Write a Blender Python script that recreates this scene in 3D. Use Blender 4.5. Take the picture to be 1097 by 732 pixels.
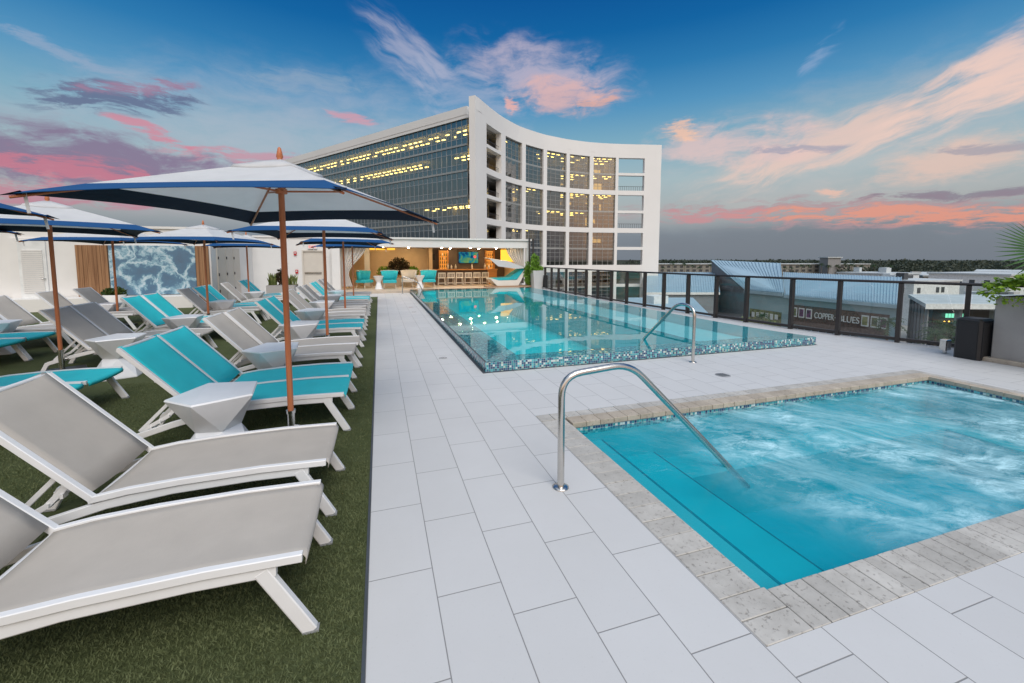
import bpy, math, random
from math import radians as R, sin, cos, pi
from mathutils import Vector, Matrix
random.seed(7)
SC = bpy.context.scene
COL = SC.collection
for o in list(bpy.data.objects): bpy.data.objects.remove(o)

# ------------------------------------------------------------ camera
H = 1.6
cam_d = bpy.data.cameras.new('camera'); cam = bpy.data.objects.new('camera', cam_d); COL.objects.link(cam)
cam_d.sensor_width = 36; cam_d.lens = 14.604; cam_d.shift_y = -0.0474
cam_d.clip_start = 0.05; cam_d.clip_end = 12000
cam.location = (0, 0, H); cam.rotation_euler = (R(90 - 4.62), 0, R(-17.70))
SC.camera = cam
# ------------------------------------------------------------ view
vs = SC.view_settings
vs.view_transform = 'Standard'; vs.look = 'None'; vs.exposure = 0.09; vs.gamma = 1
vs.use_curve_mapping = False
SC.cycles.max_bounces = 8; SC.cycles.transparent_max_bounces = 16
SC.cycles.glossy_bounces = 4; SC.cycles.diffuse_bounces = 3
SC.cycles.sample_clamp_indirect = 4
SC.cycles.caustics_reflective = False; SC.cycles.caustics_refractive = False

def lin(c):
    c = c / 255.0
    return c / 12.92 if c <= 0.04045 else ((c + 0.055) / 1.055) ** 2.4
def rgb(r, g, b): return (lin(r), lin(g), lin(b), 1)

# ------------------------------------------------------------ sun
SUN_EL, SUN_AZ = 50.0, 172.0            # low broad dusk light from behind the camera, clockwise from +Y
sd = bpy.data.lights.new('sun', 'SUN'); sd.energy = 1.9; sd.angle = R(38); sd.color = (1.0, 0.955, 0.91)
so = bpy.data.objects.new('sun', sd); COL.objects.link(so)
dv = Vector((sin(R(SUN_AZ)) * cos(R(SUN_EL)), cos(R(SUN_AZ)) * cos(R(SUN_EL)), sin(R(SUN_EL))))
so.rotation_euler = (-dv).to_track_quat('-Z', 'Y').to_euler()

# ------------------------------------------------------------ sky
W = bpy.data.worlds.new('World'); SC.world = W; W.use_nodes = True
nt = W.node_tree; N = nt.nodes; L = nt.links
for n in list(N): N.remove(n)
def mk(t, **kw):
    n = N.new(t)
    for k, v in kw.items(): setattr(n, k, v)
    return n
def mth(op, a, b=None, c=None, clamp=False):
    n = mk('ShaderNodeMath', operation=op); n.use_clamp = clamp
    for i, x in enumerate((a, b, c)):
        if x is None: continue
        if isinstance(x, (int, float)): n.inputs[i].default_value = x
        else: L.new(x, n.inputs[i])
    return n.outputs[0]
def mixc(f, a, b):
    n = mk('ShaderNodeMix', data_type='RGBA')
    L.new(f, n.inputs[0]) if not isinstance(f, (int, float)) else setattr(n.inputs[0], 'default_value', f)
    for i, x in ((6, a), (7, b)):
        if isinstance(x, tuple): n.inputs[i].default_value = x
        else: L.new(x, n.inputs[i])
    return n.outputs[2]
tc = mk('ShaderNodeTexCoord')
sx = mk('ShaderNodeSeparateXYZ'); L.new(tc.outputs['Generated'], sx.inputs[0])
az = mth('MULTIPLY', mth('ARCTAN2', sx.outputs[0], sx.outputs[1]), 180 / pi)
el = mth('MULTIPLY', mth('ARCSINE', sx.outputs[2]), 180 / pi)
ramp = mk('ShaderNodeValToRGB'); L.new(mth('DIVIDE', el, 60.0, clamp=True), ramp.inputs[0])
stops = [(0, (116, 126, 138)), (3, (128, 138, 148)), (6, (168, 172, 172)), (10, (160, 182, 188)), (15, (122, 168, 190)),
         (19, (82, 146, 188)), (23, (42, 120, 174)), (27, (12, 98, 160)), (31, (4, 84, 150)), (60, (20, 90, 150))]
cr = ramp.color_ramp
while len(cr.elements) < len(stops): cr.elements.new(0.5)
for e, (p, c) in zip(cr.elements, stops): e.position = p / 60.0; e.color = rgb(*c)
col = ramp.outputs[0]
comb = mk('ShaderNodeCombineXYZ'); L.new(az, comb.inputs[0]); L.new(el, comb.inputs[1])
wn = mk('ShaderNodeTexNoise'); wn.inputs['Scale'].default_value = 0.16; wn.inputs['Detail'].default_value = 2
L.new(comb.outputs[0], wn.inputs['Vector'])
wv = mk('ShaderNodeVectorMath', operation='MULTIPLY_ADD')
L.new(wn.outputs['Color'], wv.inputs[0]); wv.inputs[1].default_value = (5, 2.2, 0); wv.inputs[2].default_value = (-2.5, -1.1, 0)
wadd = mk('ShaderNodeVectorMath', operation='ADD'); L.new(comb.outputs[0], wadd.inputs[0]); L.new(wv.outputs[0], wadd.inputs[1])
# clouds: azimuth, elevation, half width, half height (degrees), tilt, colour, density, grain, hardness
PATCH = [
    (-10.8, 14.8, 31.0, 8.5, 6, (192, 190, 200), 0.55, 0.5, 1),
    (57.6, 12.1, 24.9, 8.3, 4, (208, 196, 192), 0.45, 0.5, 1),
    (-8.1, 8.2, 34.7, 3.6, 3, (185, 165, 182), 0.65, 0.6, 1.2),
    (52.0, 1.4, 40.0, 3.4, 0, (116, 123, 133), 0.92, 0.3, 2.0),
    (-27.0, 9.2, 16.5, 3.8, 0, (128, 108, 138), 1.0, 1.0, 2.6),
    (-24.9, 15.6, 7.5, 1.8, 10, (96, 106, 138), 1.0, 1.6, 2.4),
    (-23.5, 16.6, 5.5, 0.8, 12, (176, 130, 155), 0.7, 1.8, 2),
    (-28.6, 8.4, 12.5, 1.5, -4, (212, 120, 136), 0.75, 1.8, 2.2),
    (-29.5, 6.0, 12.1, 1.3, 1, (196, 116, 138), 0.75, 1.8, 2.2),
    (-12.7, 11.6, 10.2, 1.2, 1, (204, 135, 152), 0.75, 1.6, 2.2),
    (-22.1, 12.8, 3.6, 0.9, -16, (212, 128, 146), 0.85, 1.8, 2.2),
    (-3.0, 17.3, 3.8, 0.9, -10, (216, 152, 164), 0.8, 1.3, 1.6),
    (-27.6, 18.3, 6.5, 0.9, -16, (160, 172, 195), 0.6, 1.2, 1.3),
    (-8.0, 20.5, 9.0, 1.5, 5, (150, 170, 190), 0.5, 1.0, 1.2),
    (4.8, 24.6, 8.0, 3.4, -28, (185, 184, 204), 0.7, 0.9, 1.5),
    (21.6, 23.1, 12.7, 4.4, -11, (202, 188, 202), 0.78, 0.8, 1.8),
    (24.6, 20.6, 8.0, 2.6, -6, (232, 180, 168), 0.7, 1.2, 1.8),
    (11.5, 20.5, 11.0, 4.0, -20, (176, 182, 204), 0.5, 1.1, 1.4),
    (28.5, 19.6, 4.0, 0.9, 8, (240, 176, 150), 0.7, 1.3, 2),
    (17.3, 19.8, 1.7, 1.2, 0, (242, 180, 165), 0.9, 1.2, 2),
    (58.0, 13.2, 20.0, 3.3, 15, (232, 200, 186), 0.9, 0.9, 1.8),
    (65.6, 15.6, 10.0, 3.4, 27, (238, 205, 192), 0.9, 0.9, 1.8),
    (65.4, 9.4, 9.7, 2.3, 8, (232, 195, 178), 0.8, 1.0, 1.6),
    (45.6, 13.4, 11.8, 3.3, -5, (230, 196, 190), 0.8, 1.0, 1.8),
    (39.9, 15.8, 2.9, 1.7, -6, (246, 196, 166), 0.9, 1.1, 2),
    (54.0, 21.1, 2.4, 1.2, 50, (150, 172, 205), 0.6, 1.2, 1.5),
    (51.2, 12.1, 5.4, 0.6, -4, (152, 156, 176), 0.8, 1.6, 2),
    (66.8, 9.9, 4.8, 0.5, -6, (150, 150, 166), 0.75, 1.6, 2),
    (57.2, 5.0, 26.8, 2.0, -3, (176, 144, 150), 0.9, 1.2, 2.2),
    (60.0, 4.5, 17.6, 1.1, -4, (236, 152, 122), 0.8, 1.8, 2.6),
    (42.9, 5.7, 7.3, 1.2, -2, (200, 142, 146), 0.8, 1.5, 2.2),
    (65.1, 5.9, 9.5, 0.6, -3, (130, 122, 138), 0.85, 1.5, 2.4),
    (55.2, 7.3, 1.8, 0.6, -5, (236, 190, 170), 0.9, 1.2, 2),
]
def noise(scale, sxyz, det=6, rough=0.6):
    mp = mk('ShaderNodeMapping'); mp.inputs['Scale'].default_value = sxyz; L.new(wadd.outputs[0], mp.inputs['Vector'])
    n = mk('ShaderNodeTexNoise'); n.inputs['Scale'].default_value = scale
    n.inputs['Detail'].default_value = det; n.inputs['Roughness'].default_value = rough
    L.new(mp.outputs[0], n.inputs['Vector']); return n.outputs['Fac']
nz = {0: noise(0.4, (0.45, 1.2, 1), 8, 0.64), 1: noise(0.85, (0.33, 1.5, 1), 9, 0.68)}
def rotnoise(tilt, scale):
    mp = mk('ShaderNodeMapping'); mp.vector_type = 'POINT'; mp.inputs['Rotation'].default_value = (0, 0, -R(tilt)); mp.inputs['Scale'].default_value = (0.28, 1.3, 1)
    mp2 = mk('ShaderNodeMapping'); mp2.inputs['Rotation'].default_value = (0, 0, -R(tilt)); L.new(wadd.outputs[0], mp2.inputs['Vector'])
    mp3 = mk('ShaderNodeMapping'); mp3.inputs['Scale'].default_value = (0.3, 1.25, 1); L.new(mp2.outputs[0], mp3.inputs['Vector'])
    n = mk('ShaderNodeTexNoise'); n.inputs['Scale'].default_value = scale; n.inputs['Detail'].default_value = 7; n.inputs['Roughness'].default_value = 0.62
    L.new(mp3.outputs[0], n.inputs['Vector']); return n.outputs['Fac']
nrot = rotnoise(18, 0.55); nrotn = rotnoise(-25, 0.5)
for (a0, e0, ha, hb, tilt, c, dens, grain, hard) in PATCH:
    mp = mk('ShaderNodeMapping'); mp.vector_type = 'TEXTURE'
    mp.inputs['Location'].default_value = (a0, e0, 0); mp.inputs['Rotation'].default_value = (0, 0, R(tilt)); mp.inputs['Scale'].default_value = (ha * 1.25, hb * 1.25, 1)
    L.new(wadd.outputs[0], mp.inputs['Vector'])
    ln = mk('ShaderNodeVectorMath', operation='LENGTH'); L.new(mp.outputs[0], ln.inputs[0])
    f = mth('SUBTRACT', 1.0, ln.outputs['Value'])
    nn = nrot if tilt > 12 else (nrotn if tilt < -20 else (nz[1] if hb < 2.2 else nz[0]))
    g = mth('MULTIPLY_ADD', mth('SUBTRACT', nn, 0.52), (3.6 if hb < 2.2 else 2.8) * min(grain, 1.3), f)
    g = mth('MULTIPLY', g, 0.5 + 0.34 * hard, clamp=True)
    gate = mth('MULTIPLY', f, 2.2, clamp=True)
    ss = mk('ShaderNodeMapRange', interpolation_type='SMOOTHSTEP'); L.new(mth('MULTIPLY', g, gate), ss.inputs[0])
    col = mixc(mth('MULTIPLY', ss.outputs[0], dens * 0.86), col, rgb(*c))
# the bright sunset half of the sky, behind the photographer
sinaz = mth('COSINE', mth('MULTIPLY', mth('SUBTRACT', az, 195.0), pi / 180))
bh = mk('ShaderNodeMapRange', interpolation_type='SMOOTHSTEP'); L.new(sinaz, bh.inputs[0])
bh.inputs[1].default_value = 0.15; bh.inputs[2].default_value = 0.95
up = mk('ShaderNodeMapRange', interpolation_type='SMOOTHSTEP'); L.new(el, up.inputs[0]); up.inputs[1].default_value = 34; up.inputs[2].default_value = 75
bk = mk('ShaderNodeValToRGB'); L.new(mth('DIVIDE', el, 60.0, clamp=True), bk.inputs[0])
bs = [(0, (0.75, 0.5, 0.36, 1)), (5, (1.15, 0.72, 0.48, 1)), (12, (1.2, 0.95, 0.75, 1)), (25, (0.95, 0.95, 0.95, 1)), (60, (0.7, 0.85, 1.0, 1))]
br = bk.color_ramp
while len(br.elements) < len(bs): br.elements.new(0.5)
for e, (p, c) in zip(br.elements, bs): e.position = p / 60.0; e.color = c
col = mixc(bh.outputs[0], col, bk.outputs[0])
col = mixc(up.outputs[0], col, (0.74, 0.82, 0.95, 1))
# ground half of the world sphere: dull
gm = mth('MULTIPLY', mth('MULTIPLY', el, -1.0), 2.0, clamp=True)
col = mixc(gm, col, (0.06, 0.065, 0.06, 1))
sky = mk('ShaderNodeTexSky', sky_type='NISHITA'); sky.sun_disc = False
sky.sun_elevation = R(SUN_EL); sky.sun_rotation = R(SUN_AZ)
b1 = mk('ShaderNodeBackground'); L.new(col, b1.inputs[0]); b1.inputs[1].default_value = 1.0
b2 = mk('ShaderNodeBackground'); L.new(sky.outputs[0], b2.inputs[0]); b2.inputs[1].default_value = 0.05
mixs = mk('ShaderNodeMixShader'); mixs.inputs[0].default_value = 0.06
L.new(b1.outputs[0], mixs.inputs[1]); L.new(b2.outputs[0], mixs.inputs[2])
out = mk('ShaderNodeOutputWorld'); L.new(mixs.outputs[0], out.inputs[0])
W.cycles.sampling_method = 'MANUAL'; W.cycles.sample_map_resolution = 512

# ============================================================ materials
class NT:
    def __init__(s, name):
        s.m = bpy.data.materials.new(name); s.m.use_nodes = True; s.t = s.m.node_tree
        for n in list(s.t.nodes): s.t.nodes.remove(n)
        s.out = s.n('ShaderNodeOutputMaterial'); s.tc = None
    def n(s, t, **kw):
        x = s.t.nodes.new(t)
        for k, v in kw.items(): setattr(x, k, v)
        return x
    def put(s, sock, v):
        if v is None: return
        if isinstance(v, (int, float, tuple, list)): sock.default_value = v
        else: s.t.links.new(v, sock)
    def obj(s):
        if not s.tc: s.tc = s.n('ShaderNodeTexCoord')
        return s.tc.outputs['Object']
    def pos(s): return s.n('ShaderNodeNewGeometry').outputs['Position']
    def math(s, op, a, b=None, c=None, clamp=False):
        x = s.n('ShaderNodeMath', operation=op); x.use_clamp = clamp
        for i, v in enumerate((a, b, c)): s.put(x.inputs[i], v)
        return x.outputs[0]
    def mapping(s, v, scale=(1, 1, 1), rot=(0, 0, 0), loc=(0, 0, 0)):
        x = s.n('ShaderNodeMapping'); s.put(x.inputs['Vector'], v); x.inputs['Scale'].default_value = scale
        x.inputs['Rotation'].default_value = rot; x.inputs['Location'].default_value = loc; return x.outputs[0]
    def noise(s, scale, v=None, det=4, rough=0.55, dist=0.0):
        x = s.n('ShaderNodeTexNoise'); x.inputs['Scale'].default_value = scale; x.inputs['Detail'].default_value = det
        x.inputs['Roughness'].default_value = rough; x.inputs['Distortion'].default_value = dist
        s.put(x.inputs['Vector'], v if v is not None else s.obj()); return x.outputs['Fac']
    def ramp(s, f, st, mode='LINEAR'):
        x = s.n('ShaderNodeValToRGB'); s.put(x.inputs[0], f); r = x.color_ramp; r.interpolation = mode
        while len(r.elements) < len(st): r.elements.new(0.5)
        for e, (p, c) in zip(r.elements, st): e.position = p; e.color = tuple(c) + (1,) if len(c) == 3 else c
        return x.outputs[0]
    def mix(s, f, a, b):
        x = s.n('ShaderNodeMix', data_type='RGBA'); s.put(x.inputs[0], f); s.put(x.inputs[6], a); s.put(x.inputs[7], b); return x.outputs[2]
    def bump(s, h, st=0.3, dist=0.01, nrm=None):
        x = s.n('ShaderNodeBump'); s.put(x.inputs['Height'], h); x.inputs['Strength'].default_value = st; x.inputs['Distance'].default_value = dist
        if nrm is not None: s.put(x.inputs['Normal'], nrm)
        return x.outputs[0]
    def pbsdf(s, col, rough=0.5, metal=0.0, spec=0.5, nrm=None, **kw):
        x = s.n('ShaderNodeBsdfPrincipled'); s.put(x.inputs['Base Color'], col); s.put(x.inputs['Roughness'], rough)
        s.put(x.inputs['Metallic'], metal); s.put(x.inputs['Specular IOR Level'], spec); s.put(x.inputs['Normal'], nrm)
        for k, v in kw.items(): s.put(x.inputs[k.replace('_', ' ')], v)
        return x.outputs[0]
    def end(s, sh): s.t.links.new(sh, s.out.inputs[0]); return s.m
def c4(c): return tuple(c) + (1,)
def plain(name, c, rough=0.5, metal=0.0, var=0.12, scale=3.0, bump=0.0, bscale=60, spec=0.5):
    m = NT(name); p = m.pos()
    f = m.noise(scale, p, 5)
    lo = tuple(x * (1 - var) for x in c); hi = tuple(min(1, x * (1 + var)) for x in c)
    colr = m.ramp(f, [(0.3, lo), (0.7, hi)])
    nr = m.bump(m.noise(bscale, p, 3), bump, 0.004) if bump else None
    return m.end(m.pbsdf(colr, rough, metal, spec, nr))
def emit(name, c, s):
    m = NT(name); e = m.n('ShaderNodeEmission'); e.inputs[0].default_value = c4(c); e.inputs[1].default_value = s; return m.end(e.outputs[0])
def deck_mat():
    m = NT('porcelain_deck_tile'); sep = m.n('ShaderNodeSeparateXYZ'); p = m.pos(); m.put(sep.inputs[0], p)
    u = m.math('DIVIDE', m.math('ADD', sep.outputs[0], 0.09 + 0.315 * 100), 0.315)
    ci = m.math('FLOOR', u); fu = m.math('SUBTRACT', u, ci)
    ph = m.math('MULTIPLY', ci, 1 / 3.0)
    v = m.math('ADD', m.math('DIVIDE', m.math('ADD', sep.outputs[1], 60.13), 0.6), ph)
    vi = m.math('FLOOR', v); fv = m.math('SUBTRACT', v, vi)
    def line(f, w):
        d = m.math('ABSOLUTE', m.math('SUBTRACT', f, 0.5))
        r = m.n('ShaderNodeMapRange', interpolation_type='SMOOTHSTEP'); m.put(r.inputs[0], d)
        r.inputs[1].default_value = 0.5 - w * 1.7; r.inputs[2].default_value = 0.5 - w * 0.7; return r.outputs[0]
    g = m.math('MAXIMUM', line(fu, 0.0062), line(fv, 0.0033))
    cc = m.n('ShaderNodeCombineXYZ'); m.put(cc.inputs[0], ci); m.put(cc.inputs[1], vi)
    wn_ = m.n('ShaderNodeTexWhiteNoise', noise_dimensions='2D'); m.put(wn_.inputs['Vector'], cc.outputs[0])
    base = m.mix(wn_.outputs['Value'], (0.595, 0.59, 0.58, 1), (0.625, 0.62, 0.61, 1))
    cloud = m.noise(1.1, p, 6, 0.6); base = m.mix(m.math('MULTIPLY', m.math('SUBTRACT', cloud, 0.35, clamp=True), 0.75), base, (0.47, 0.465, 0.455, 1))
    speck = m.ramp(m.noise(70, p, 2), [(0.28, (1, 1, 1)), (0.36, (0, 0, 0))])
    base = m.mix(m.math('MULTIPLY', speck, 0.12), base, (0.35, 0.34, 0.33, 1))
    colr = m.mix(g, base, (0.25, 0.245, 0.24, 1))
    rr = m.ramp(cloud, [(0.3, (0.42,) * 3), (0.7, (0.6,) * 3)])
    nr = m.bump(m.math('SUBTRACT', m.math('MULTIPLY', m.noise(140, p, 3), 0.12), g), 0.5, 0.002)
    return m.end(m.pbsdf(colr, rr, 0, 0.4, nr))
def mosaic_mat(size=0.031, name='glass_mosaic'):
    m = NT(name); p = m.pos()
    g = m.n('ShaderNodeNewGeometry'); ab = m.n('ShaderNodeVectorMath', operation='ABSOLUTE'); m.put(ab.inputs[0], g.outputs['Normal'])
    sc = m.n('ShaderNodeVectorMath', operation='SCALE'); m.put(sc.inputs[0], p); sc.inputs['Scale'].default_value = 1 / size
    ad = m.n('ShaderNodeVectorMath', operation='ADD'); m.put(ad.inputs[0], sc.outputs[0]); ad.inputs[1].default_value = (0.41, 0.37, 0.53)
    fl = m.n('ShaderNodeVectorMath', operation='FLOOR'); m.put(fl.inputs[0], ad.outputs[0])
    fr = m.n('ShaderNodeVectorMath', operation='FRACTION'); m.put(fr.inputs[0], ad.outputs[0])
    w = m.n('ShaderNodeTexWhiteNoise', noise_dimensions='3D'); m.put(w.inputs['Vector'], fl.outputs[0])
    colr = m.ramp(w.outputs['Value'], [(0, (0.02, 0.05, 0.14)), (0.17, (0.03, 0.13, 0.24)), (0.34, (0.03, 0.26, 0.30)), (0.52, (0.55, 0.66, 0.66)), (0.62, (0.06, 0.36, 0.42)),
                                      (0.76, (0.02, 0.08, 0.16)), (0.87, (0.36, 0.50, 0.44)), (0.94, (0.12, 0.50, 0.56))], 'CONSTANT')
    s = m.n('ShaderNodeSeparateXYZ'); m.put(s.inputs[0], fr.outputs[0]); s2 = m.n('ShaderNodeSeparateXYZ'); m.put(s2.inputs[0], ab.outputs[0])
    def ln(f, nrm):
        d = m.math('ABSOLUTE', m.math('SUBTRACT', f, 0.5)); e = m.math('GREATER_THAN', d, 0.445)
        return m.math('MULTIPLY', e, m.math('LESS_THAN', nrm, 0.6))
    gl = m.math('MAXIMUM', m.math('MAXIMUM', ln(s.outputs[0], s2.outputs[0]), ln(s.outputs[1], s2.outputs[1])), ln(s.outputs[2], s2.outputs[2]))
    colr = m.mix(gl, colr, (0.34, 0.40, 0.41, 1))
    return m.end(m.pbsdf(colr, 0.12, 0, 0.6, m.bump(gl, -0.3, 0.002)))
def water_mat(name, tint, foam=False, rip=0.012, lo=(0.04, 0.025)):
    m = NT(name); p = m.pos()
    h = m.noise(1.6, m.mapping(p, (1, 1, 1)), 2, 0.5, 0.4)
    if foam: h = m.math('ADD', m.math('ADD', m.math('MULTIPLY', m.noise(2.2, m.mapping(p, (1, 1, 1)), 5, 0.6, 0.5), 1.4), m.math('MULTIPLY', m.noise(14, m.mapping(p, (.6, 1, 1)), 4, 0.6), 0.35)), h)
    nr = m.bump(h, 1.0, rip)
    fr = m.n('ShaderNodeFresnel'); fr.inputs['IOR'].default_value = 1.33; m.put(fr.inputs['Normal'], nr)
    fac = m.math('ADD', m.math('MULTIPLY', fr.outputs[0], lo[1]), lo[0], clamp=True) if lo[1] != 0 else fr.outputs[0]
    gl = m.n('ShaderNodeBsdfGlossy'); gl.inputs['Roughness'].default_value = 0.015 if not foam else 0.16; m.put(gl.inputs['Normal'], nr); gl.inputs[0].default_value = (1, 1, 1, 1)
    tr = m.n('ShaderNodeBsdfTransparent'); tr.inputs[0].default_value = c4(tint)
    mx = m.n('ShaderNodeMixShader'); m.put(mx.inputs[0], fac); m.put(mx.inputs[1], tr.outputs[0]); m.put(mx.inputs[2], gl.outputs[0])
    if not foam: return m.end(mx.outputs[0])
    # drifting streaks of bubbles from the jets
    wv = m.n('ShaderNodeTexNoise'); wv.inputs['Scale'].default_value = 0.9; m.put(wv.inputs['Vector'], p); wv.inputs['Detail'].default_value = 2
    vv = m.n('ShaderNodeVectorMath', operation='MULTIPLY_ADD'); m.put(vv.inputs[0], wv.outputs['Color']); vv.inputs[1].default_value = (0.9, 0.9, 0); m.put(vv.inputs[2], p)
    q = m.mapping(vv.outputs[0], (1, 1, 1), (0, 0, R(62)))
    q1 = m.mapping(q, (0.45, 1.8, 1))
    n1 = m.noise(1.5, q1, 7, 0.68)
    big = m.noise(0.75, p, 2)
    streak = m.math('SUBTRACT', 1.0, m.math('MULTIPLY', m.math('ABSOLUTE', m.math('SUBTRACT', n1, 0.5)), 13.0), clamp=True)
    n2 = m.noise(2.6, q1, 8, 0.72)
    soft = m.ramp(n2, [(0.42, (0, 0, 0)), (0.66, (0.95,) * 3)])
    body = m.ramp(big, [(0.34, (0.08,) * 3), (0.58, (1, 1, 1))])
    sp = m.n('ShaderNodeSeparateXYZ'); m.put(sp.inputs[0], p)
    edge = m.n('ShaderNodeMapRange', interpolation_type='SMOOTHSTEP'); m.put(edge.inputs[0], m.math('SUBTRACT', sp.outputs[0], m.math('MULTIPLY', sp.outputs[1], -0.25))); edge.inputs[1].default_value = 2.7; edge.inputs[2].default_value = 4.1
    fm = m.math('MULTIPLY', m.math('ADD', m.math('MULTIPLY', streak, 0.14), m.math('MULTIPLY', soft, 0.42)), m.math('MULTIPLY', body, edge.outputs[0]), clamp=True)
    pt_ = m.ramp(m.noise(1.15, p, 3), [(0.46, (0, 0, 0)), (0.62, (1, 1, 1))]); fi_ = m.ramp(m.noise(7.5, m.mapping(p, (.55, 1, 1), (0, 0, R(50))), 8, 0.78, 0.6), [(0.42, (0, 0, 0)), (0.72, (1, 1, 1))])
    q2 = m.mapping(vv.outputs[0], (1, 1, 1), (0, 0, R(20))); n3 = m.noise(1.1, m.mapping(q2, (0.5, 1.6, 1)), 6, 0.62)
    st2 = m.math('SUBTRACT', 1.0, m.math('MULTIPLY', m.math('ABSOLUTE', m.math('SUBTRACT', n3, 0.5)), 22.0), clamp=True)
    fm = m.math('ADD', fm, m.math('MULTIPLY', m.math('MULTIPLY', edge.outputs[0], m.math('ADD', m.math('MULTIPLY', pt_, 0.75), 0.16)), m.math('ADD', m.math('MULTIPLY', fi_, 0.9), m.math('MULTIPLY', st2, 0.35))), clamp=True)
    mk_ = m.n('ShaderNodeBsdfDiffuse'); mk_.inputs[0].default_value = (0.015, 0.46, 0.57, 1); mm = m.n('ShaderNodeMixShader'); mm.inputs[0].default_value = 0.24; m.put(mm.inputs[1], tr.outputs[0]); m.put(mm.inputs[2], mk_.outputs[0]); m.put(mx.inputs[1], mm.outputs[0])
    df = m.n('ShaderNodeBsdfDiffuse'); df.inputs[0].default_value = (0.55, 0.84, 0.90, 1); m.put(df.inputs['Normal'], nr)
    m2 = m.n('ShaderNodeMixShader'); m.put(m2.inputs[0], fm); m.put(m2.inputs[1], mx.outputs[0]); m.put(m2.inputs[2], df.outputs[0])
    return m.end(m2.outputs[0])
def glass_mat(name, tint, refl=0.12, rough=0.01, gcol=(1, 1, 1)):
    m = NT(name)
    ge = m.n('ShaderNodeNewGeometry'); dt = m.n('ShaderNodeVectorMath', operation='DOT_PRODUCT'); m.put(dt.inputs[0], ge.outputs['Normal']); m.put(dt.inputs[1], ge.outputs['Incoming'])
    sch = m.math('POWER', m.math('SUBTRACT', 1.0, m.math('ABSOLUTE', dt.outputs['Value']), clamp=True), 5.0)
    fac = m.math('ADD', m.math('MULTIPLY', sch, 1 - refl), refl, clamp=True)
    gl = m.n('ShaderNodeBsdfGlossy'); gl.inputs['Roughness'].default_value = rough; gl.inputs[0].default_value = c4(gcol)
    tr = m.n('ShaderNodeBsdfTransparent'); tr.inputs[0].default_value = c4(tint)
    mx = m.n('ShaderNodeMixShader'); m.put(mx.inputs[0], fac); m.put(mx.inputs[1], tr.outputs[0]); m.put(mx.inputs[2], gl.outputs[0])
    return m.end(mx.outputs[0])
def wood_mat(name, a, b, scale=(14, 14, 0.7), rough=0.55):
    m = NT(name); n = m.noise(1.0, m.mapping(m.obj(), scale), 6, 0.65, 0.8)
    c = m.ramp(n, [(0.3, a), (0.7, b)])
    return m.end(m.pbsdf(c, rough, 0, 0.4, m.bump(n, 0.3, 0.004)))
def sling_mat(name, c):
    m = NT(name); p = m.obj()
    n = m.noise(4, p, 4); w1 = m.noise(1.0, m.mapping(p, (30, 420, 30)), 2); w2 = m.noise(1.0, m.mapping(p, (420, 30, 420)), 2)
    w = m.math('ADD', w1, w2)
    base = m.ramp(n, [(0.3, tuple(x * 0.93 for x in c)), (0.7, tuple(x * 1.05 for x in c))])
    base = m.mix(m.math('MULTIPLY', w, 0.10), base, c4(tuple(x * 0.62 for x in c)))
    pb = m.pbsdf(base, 0.62, 0, 0.35, m.bump(w, 0.35, 0.0015))
    return m.end(pb)
def canopy_mat(name, c, tl=0.25):
    m = NT(name); p = m.obj(); n = m.noise(5, p, 5); w = m.noise(300, p, 2)
    base = m.ramp(n, [(0.3, tuple(x * 0.94 for x in c)), (0.7, c)])
    nr = m.bump(m.math('ADD', m.math('MULTIPLY', w, 0.1), n), 0.35, 0.015)
    d = m.pbsdf(base, 0.75, 0, 0.25, nr); t = m.n('ShaderNodeBsdfTranslucent'); m.put(t.inputs[0], base)
    x = m.n('ShaderNodeMixShader'); x.inputs[0].default_value = tl; m.put(x.inputs[1], d); m.put(x.inputs[2], t.outputs[0])
    return m.end(x.outputs[0])
def leaf_mat(name, a, b, rough=0.55, tl=0.25):
    m = NT(name); n = m.noise(1.0, m.mapping(m.pos(), (7, 7, 7)), 4, 0.7)
    base = m.ramp(n, [(0.3, a), (0.7, b)])
    d = m.pbsdf(base, rough, 0, 0.3); t = m.n('ShaderNodeBsdfTranslucent'); m.put(t.inputs[0], base)
    x = m.n('ShaderNodeMixShader'); x.inputs[0].default_value = tl; m.put(x.inputs[1], d); m.put(x.inputs[2], t.outputs[0])
    return m.end(x.outputs[0])
def turf_mat():
    m = NT('artificial_turf'); p = m.pos()
    a = m.noise(2.2, p, 5, 0.6); b = m.noise(260, p, 3, 0.7); c = m.noise(1, m.mapping(p, (14, 60, 10)), 3)
    col_ = m.ramp(a, [(0.3, (0.105, 0.125, 0.05)), (0.7, (0.15, 0.168, 0.078))])
    col_ = m.mix(m.math('MULTIPLY', b, 0.75), col_, (0.040, 0.058, 0.020, 1))
    col_ = m.mix(m.math('MULTIPLY', m.math('SUBTRACT', c, 0.45, clamp=True), 1.2), col_, (0.17, 0.20, 0.08, 1))
    return m.end(m.pbsdf(col_, 0.9, 0, 0.15, m.bump(b, 0.9, 0.012)))
def stone_mat(name, lo, hi, pit=True):
    m = NT(name); p = m.pos()
    oi = m.n('ShaderNodeNewGeometry').outputs['Random Per Island']
    n = m.noise(5, p, 6, 0.65); base = m.ramp(n, [(0.3, lo), (0.7, hi)])
    base = m.mix(m.math('MULTIPLY', oi, 0.38), base, c4(tuple(x * 0.66 for x in lo)))
    pits = m.ramp(m.noise(38, m.mapping(p, (1, 1, 1)), 5, 0.7), [(0.33, (1, 1, 1)), (0.43, (0, 0, 0))])
    base = m.mix(m.math('MULTIPLY', pits, 0.6), base, (0.16, 0.14, 0.12, 1))
    return m.end(m.pbsdf(base, 0.7, 0, 0.3, m.bump(m.math('SUBTRACT', n, pits), 0.5, 0.004)))
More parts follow.
